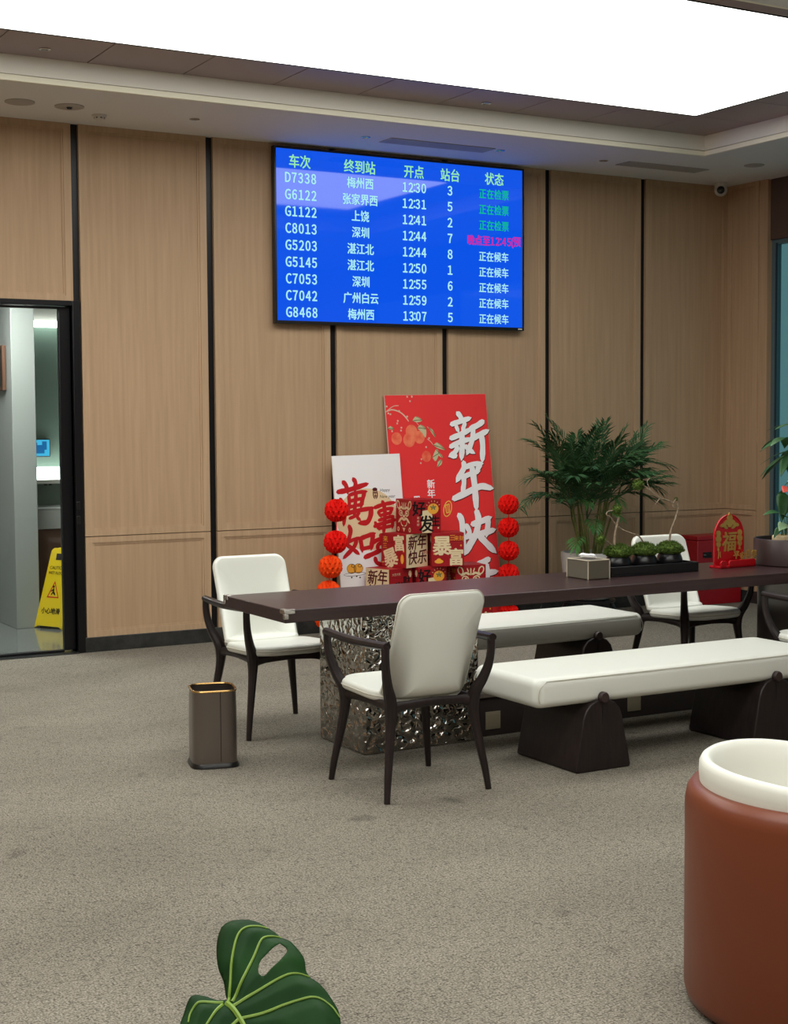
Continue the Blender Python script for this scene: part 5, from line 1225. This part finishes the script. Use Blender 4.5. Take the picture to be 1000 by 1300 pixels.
# ------------------------------------------------------------------ foreground leaf
LP, LU, LV_, LN = Vector((0.829, 1.948, 0.766)), Vector((0.869, -0.4949, 0.0)), Vector((0.39, 0.6848, 0.6157)), Vector((-0.3047, -0.535, 0.788))
t = thing('split_leaf_plant', 'dark glossy split leaf with yellow veins and a hole in the foreground', 'potted plant', (0.75, 1.80, 0))
OUT= [(-0.001, 0.003), (-0.005, 0.008), (-0.01, 0.03), (-0.019, 0.05), (-0.024, 0.074), (-0.025, 0.098), (-0.021, 0.119), (-0.011, 0.13), (0.006, 0.134), (0.025, 0.133), (0.044, 0.126), (0.066, 0.109), (0.082, 0.099), (0.098, 0.081), (0.107, 0.066), (0.11, 0.049), (0.117, 0.039), (0.134, 0.022), (0.149, 0.002), (0.16, -0.017), (0.164, -0.041), (0.166, -0.068), (0.155, -0.096), (0.133, -0.12), (0.105, -0.138), (0.072, -0.152), (0.047, -0.157), (0.027, -0.146), (-0.003, -0.131), (-0.032, -0.116), (-0.055, -0.092), (-0.066, -0.064), (-0.067, -0.039), (-0.063, -0.019), (-0.059, -0.002), (-0.052, 0.008), (-0.035, 0.007), (-0.017, 0.002)]
HOLE= [(0.071, 0.083), (0.082, 0.074), (0.078, 0.059), (0.061, 0.039), (0.05, 0.027), (0.042, 0.033), (0.043, 0.051), (0.054, 0.065)]
VEINS= [[(0.0, -0.007), (0.001, 0.023), (0.001, 0.056), (0.006, 0.094), (0.017, 0.112), (0.035, 0.119), (0.05, 0.12)], [(0.006, -0.007), (0.02, 0.026), (0.033, 0.06), (0.043, 0.09), (0.058, 0.101), (0.07, 0.104)], [(0.01, -0.017), (0.04, 0.003), (0.074, 0.026), (0.1, 0.037), (0.115, 0.038)], [(0.019, -0.039), (0.053, -0.03), (0.088, -0.015), (0.126, -0.004), (0.147, -0.011), (0.162, -0.027)], [(-0.007, -0.007), (-0.025, -0.007), (-0.042, -0.01), (-0.052, -0.023), (-0.054, -0.039)], [(-0.007, -0.013), (-0.017, -0.029), (-0.027, -0.048), (-0.042, -0.073)], [(-0.001, -0.01), (0.017, -0.033), (0.032, -0.061), (0.041, -0.104), (0.046, -0.152)], [(0.029, -0.055), (0.067, -0.061), (0.108, -0.074), (0.149, -0.093)], [(0.037, -0.083), (0.069, -0.102), (0.099, -0.132)], [(0.019, -0.039), (0.0, -0.061), (-0.017, -0.092), (-0.024, -0.116)]]
VS = [[Vector((p.x, p.y)) for p in catmull([(x, y, 0) for x, y in v], 5)] for v in VEINS]
OUTS = [Vector((p.x, p.y)) for p in catmull([(x, y, 0) for x, y in OUT+[OUT[0]]], 4)[:-1]]
HOLES = [Vector((p.x, p.y)) for p in catmull([(x, y, 0) for x, y in HOLE+[HOLE[0]]], 3)[:-1]]
def leaf_h(p):
    """relief: blade swells between the veins and bends down at the rim"""
    dv = min((p-q).length for v in VS for q in v)
    de = min((p-q).length for q in OUTS)
    return 0.006*min(1, max(0, dv-0.0025)/0.016)**0.9 - 0.020*max(0, 1-de/0.030)**1.6 + 0.012
def leaf_pt(p, extra=0.0): return LP-Vector((0.75, 1.80, 0))+LU*p.x+LV_*p.y+LN*(leaf_h(p)+extra)
bm = BM()
# grid cells inside the outline, plus the outline itself: triangulated flat, then lifted
pts = list(OUTS)
from mathutils.geometry import delaunay_2d_cdt
no, nh = len(OUTS), len(HOLES)
allp = OUTS+HOLES
edges = [(i, (i+1) % no) for i in range(no)]+[(no+i, no+(i+1) % nh) for i in range(nh)]
x = -0.07
while x < 0.17:
    y = -0.16
    while y < 0.14:
        p = Vector((x+0.0005*math.sin(y*900), y)); allp.append(p); y += 0.0055
    x += 0.0055
vo, eo, fo, _, _, _ = delaunay_2d_cdt([Vector((p.x, p.y)) for p in allp], edges, [], 0, 1e-6)
def inside(p, ring):
    c_ = False; n = len(ring); j = n-1
    for i in range(n):
        if (ring[i].y > p.y) != (ring[j].y > p.y) and p.x < (ring[j].x-ring[i].x)*(p.y-ring[i].y)/(ring[j].y-ring[i].y)+ring[i].x: c_ = not c_
        j = i
    return c_
bv = {}
for fc in fo:
    ctr = sum((vo[i] for i in fc), Vector((0, 0)))/len(fc)
    if not inside(ctr, OUTS) or inside(ctr, HOLES): continue
    for i in fc:
        if i not in bv: bv[i] = bm.verts.new(leaf_pt(vo[i]))
    try: bm.faces.new([bv[i] for i in fc])
    except ValueError: pass
lf = obj('leaf', bm, 'big_leaf', t, smooth=True, angle=180)
sd = lf.modifiers.new('thick', 'SOLIDIFY'); sd.thickness = 0.0012
for k, v in enumerate(VS):
    bm = BM(); main = k == 6
    tube(bm, [leaf_pt(p, 0.0012) for p in v], [0.0044, 0.0025] if main else [0.0026, 0.0012], 6, 1, flat=1.0); obj('vein', bm, 'vein', lf, smooth=True)
q0 = leaf_pt(Vector((0.0, -0.008)), -0.004)
bm = BM(); tube(bm, [q0, q0+Vector((-0.01, -0.01, -0.06)), Vector((0.0, 0.0, 0.50)), Vector((0.0, 0.0, 0.29))], [0.005, 0.007], 8, 6); obj('petiole', bm, 'stem', t, smooth=True)
bm = BM(); lathe(bm, [(0.12, 0), (0.13, 0.01), (0.165, 0.32), (0.165, 0.335), (0.15, 0.335), (0.145, 0.28), (0, 0.28)], 40); obj('pot', bm, 'white_ceramic', t, smooth=True, angle=40)
bm = BM(); lathe(bm, [(0.144, 0.281), (0.144, 0.295), (0, 0.30)], 32); obj('soil', bm, 'soil', t)
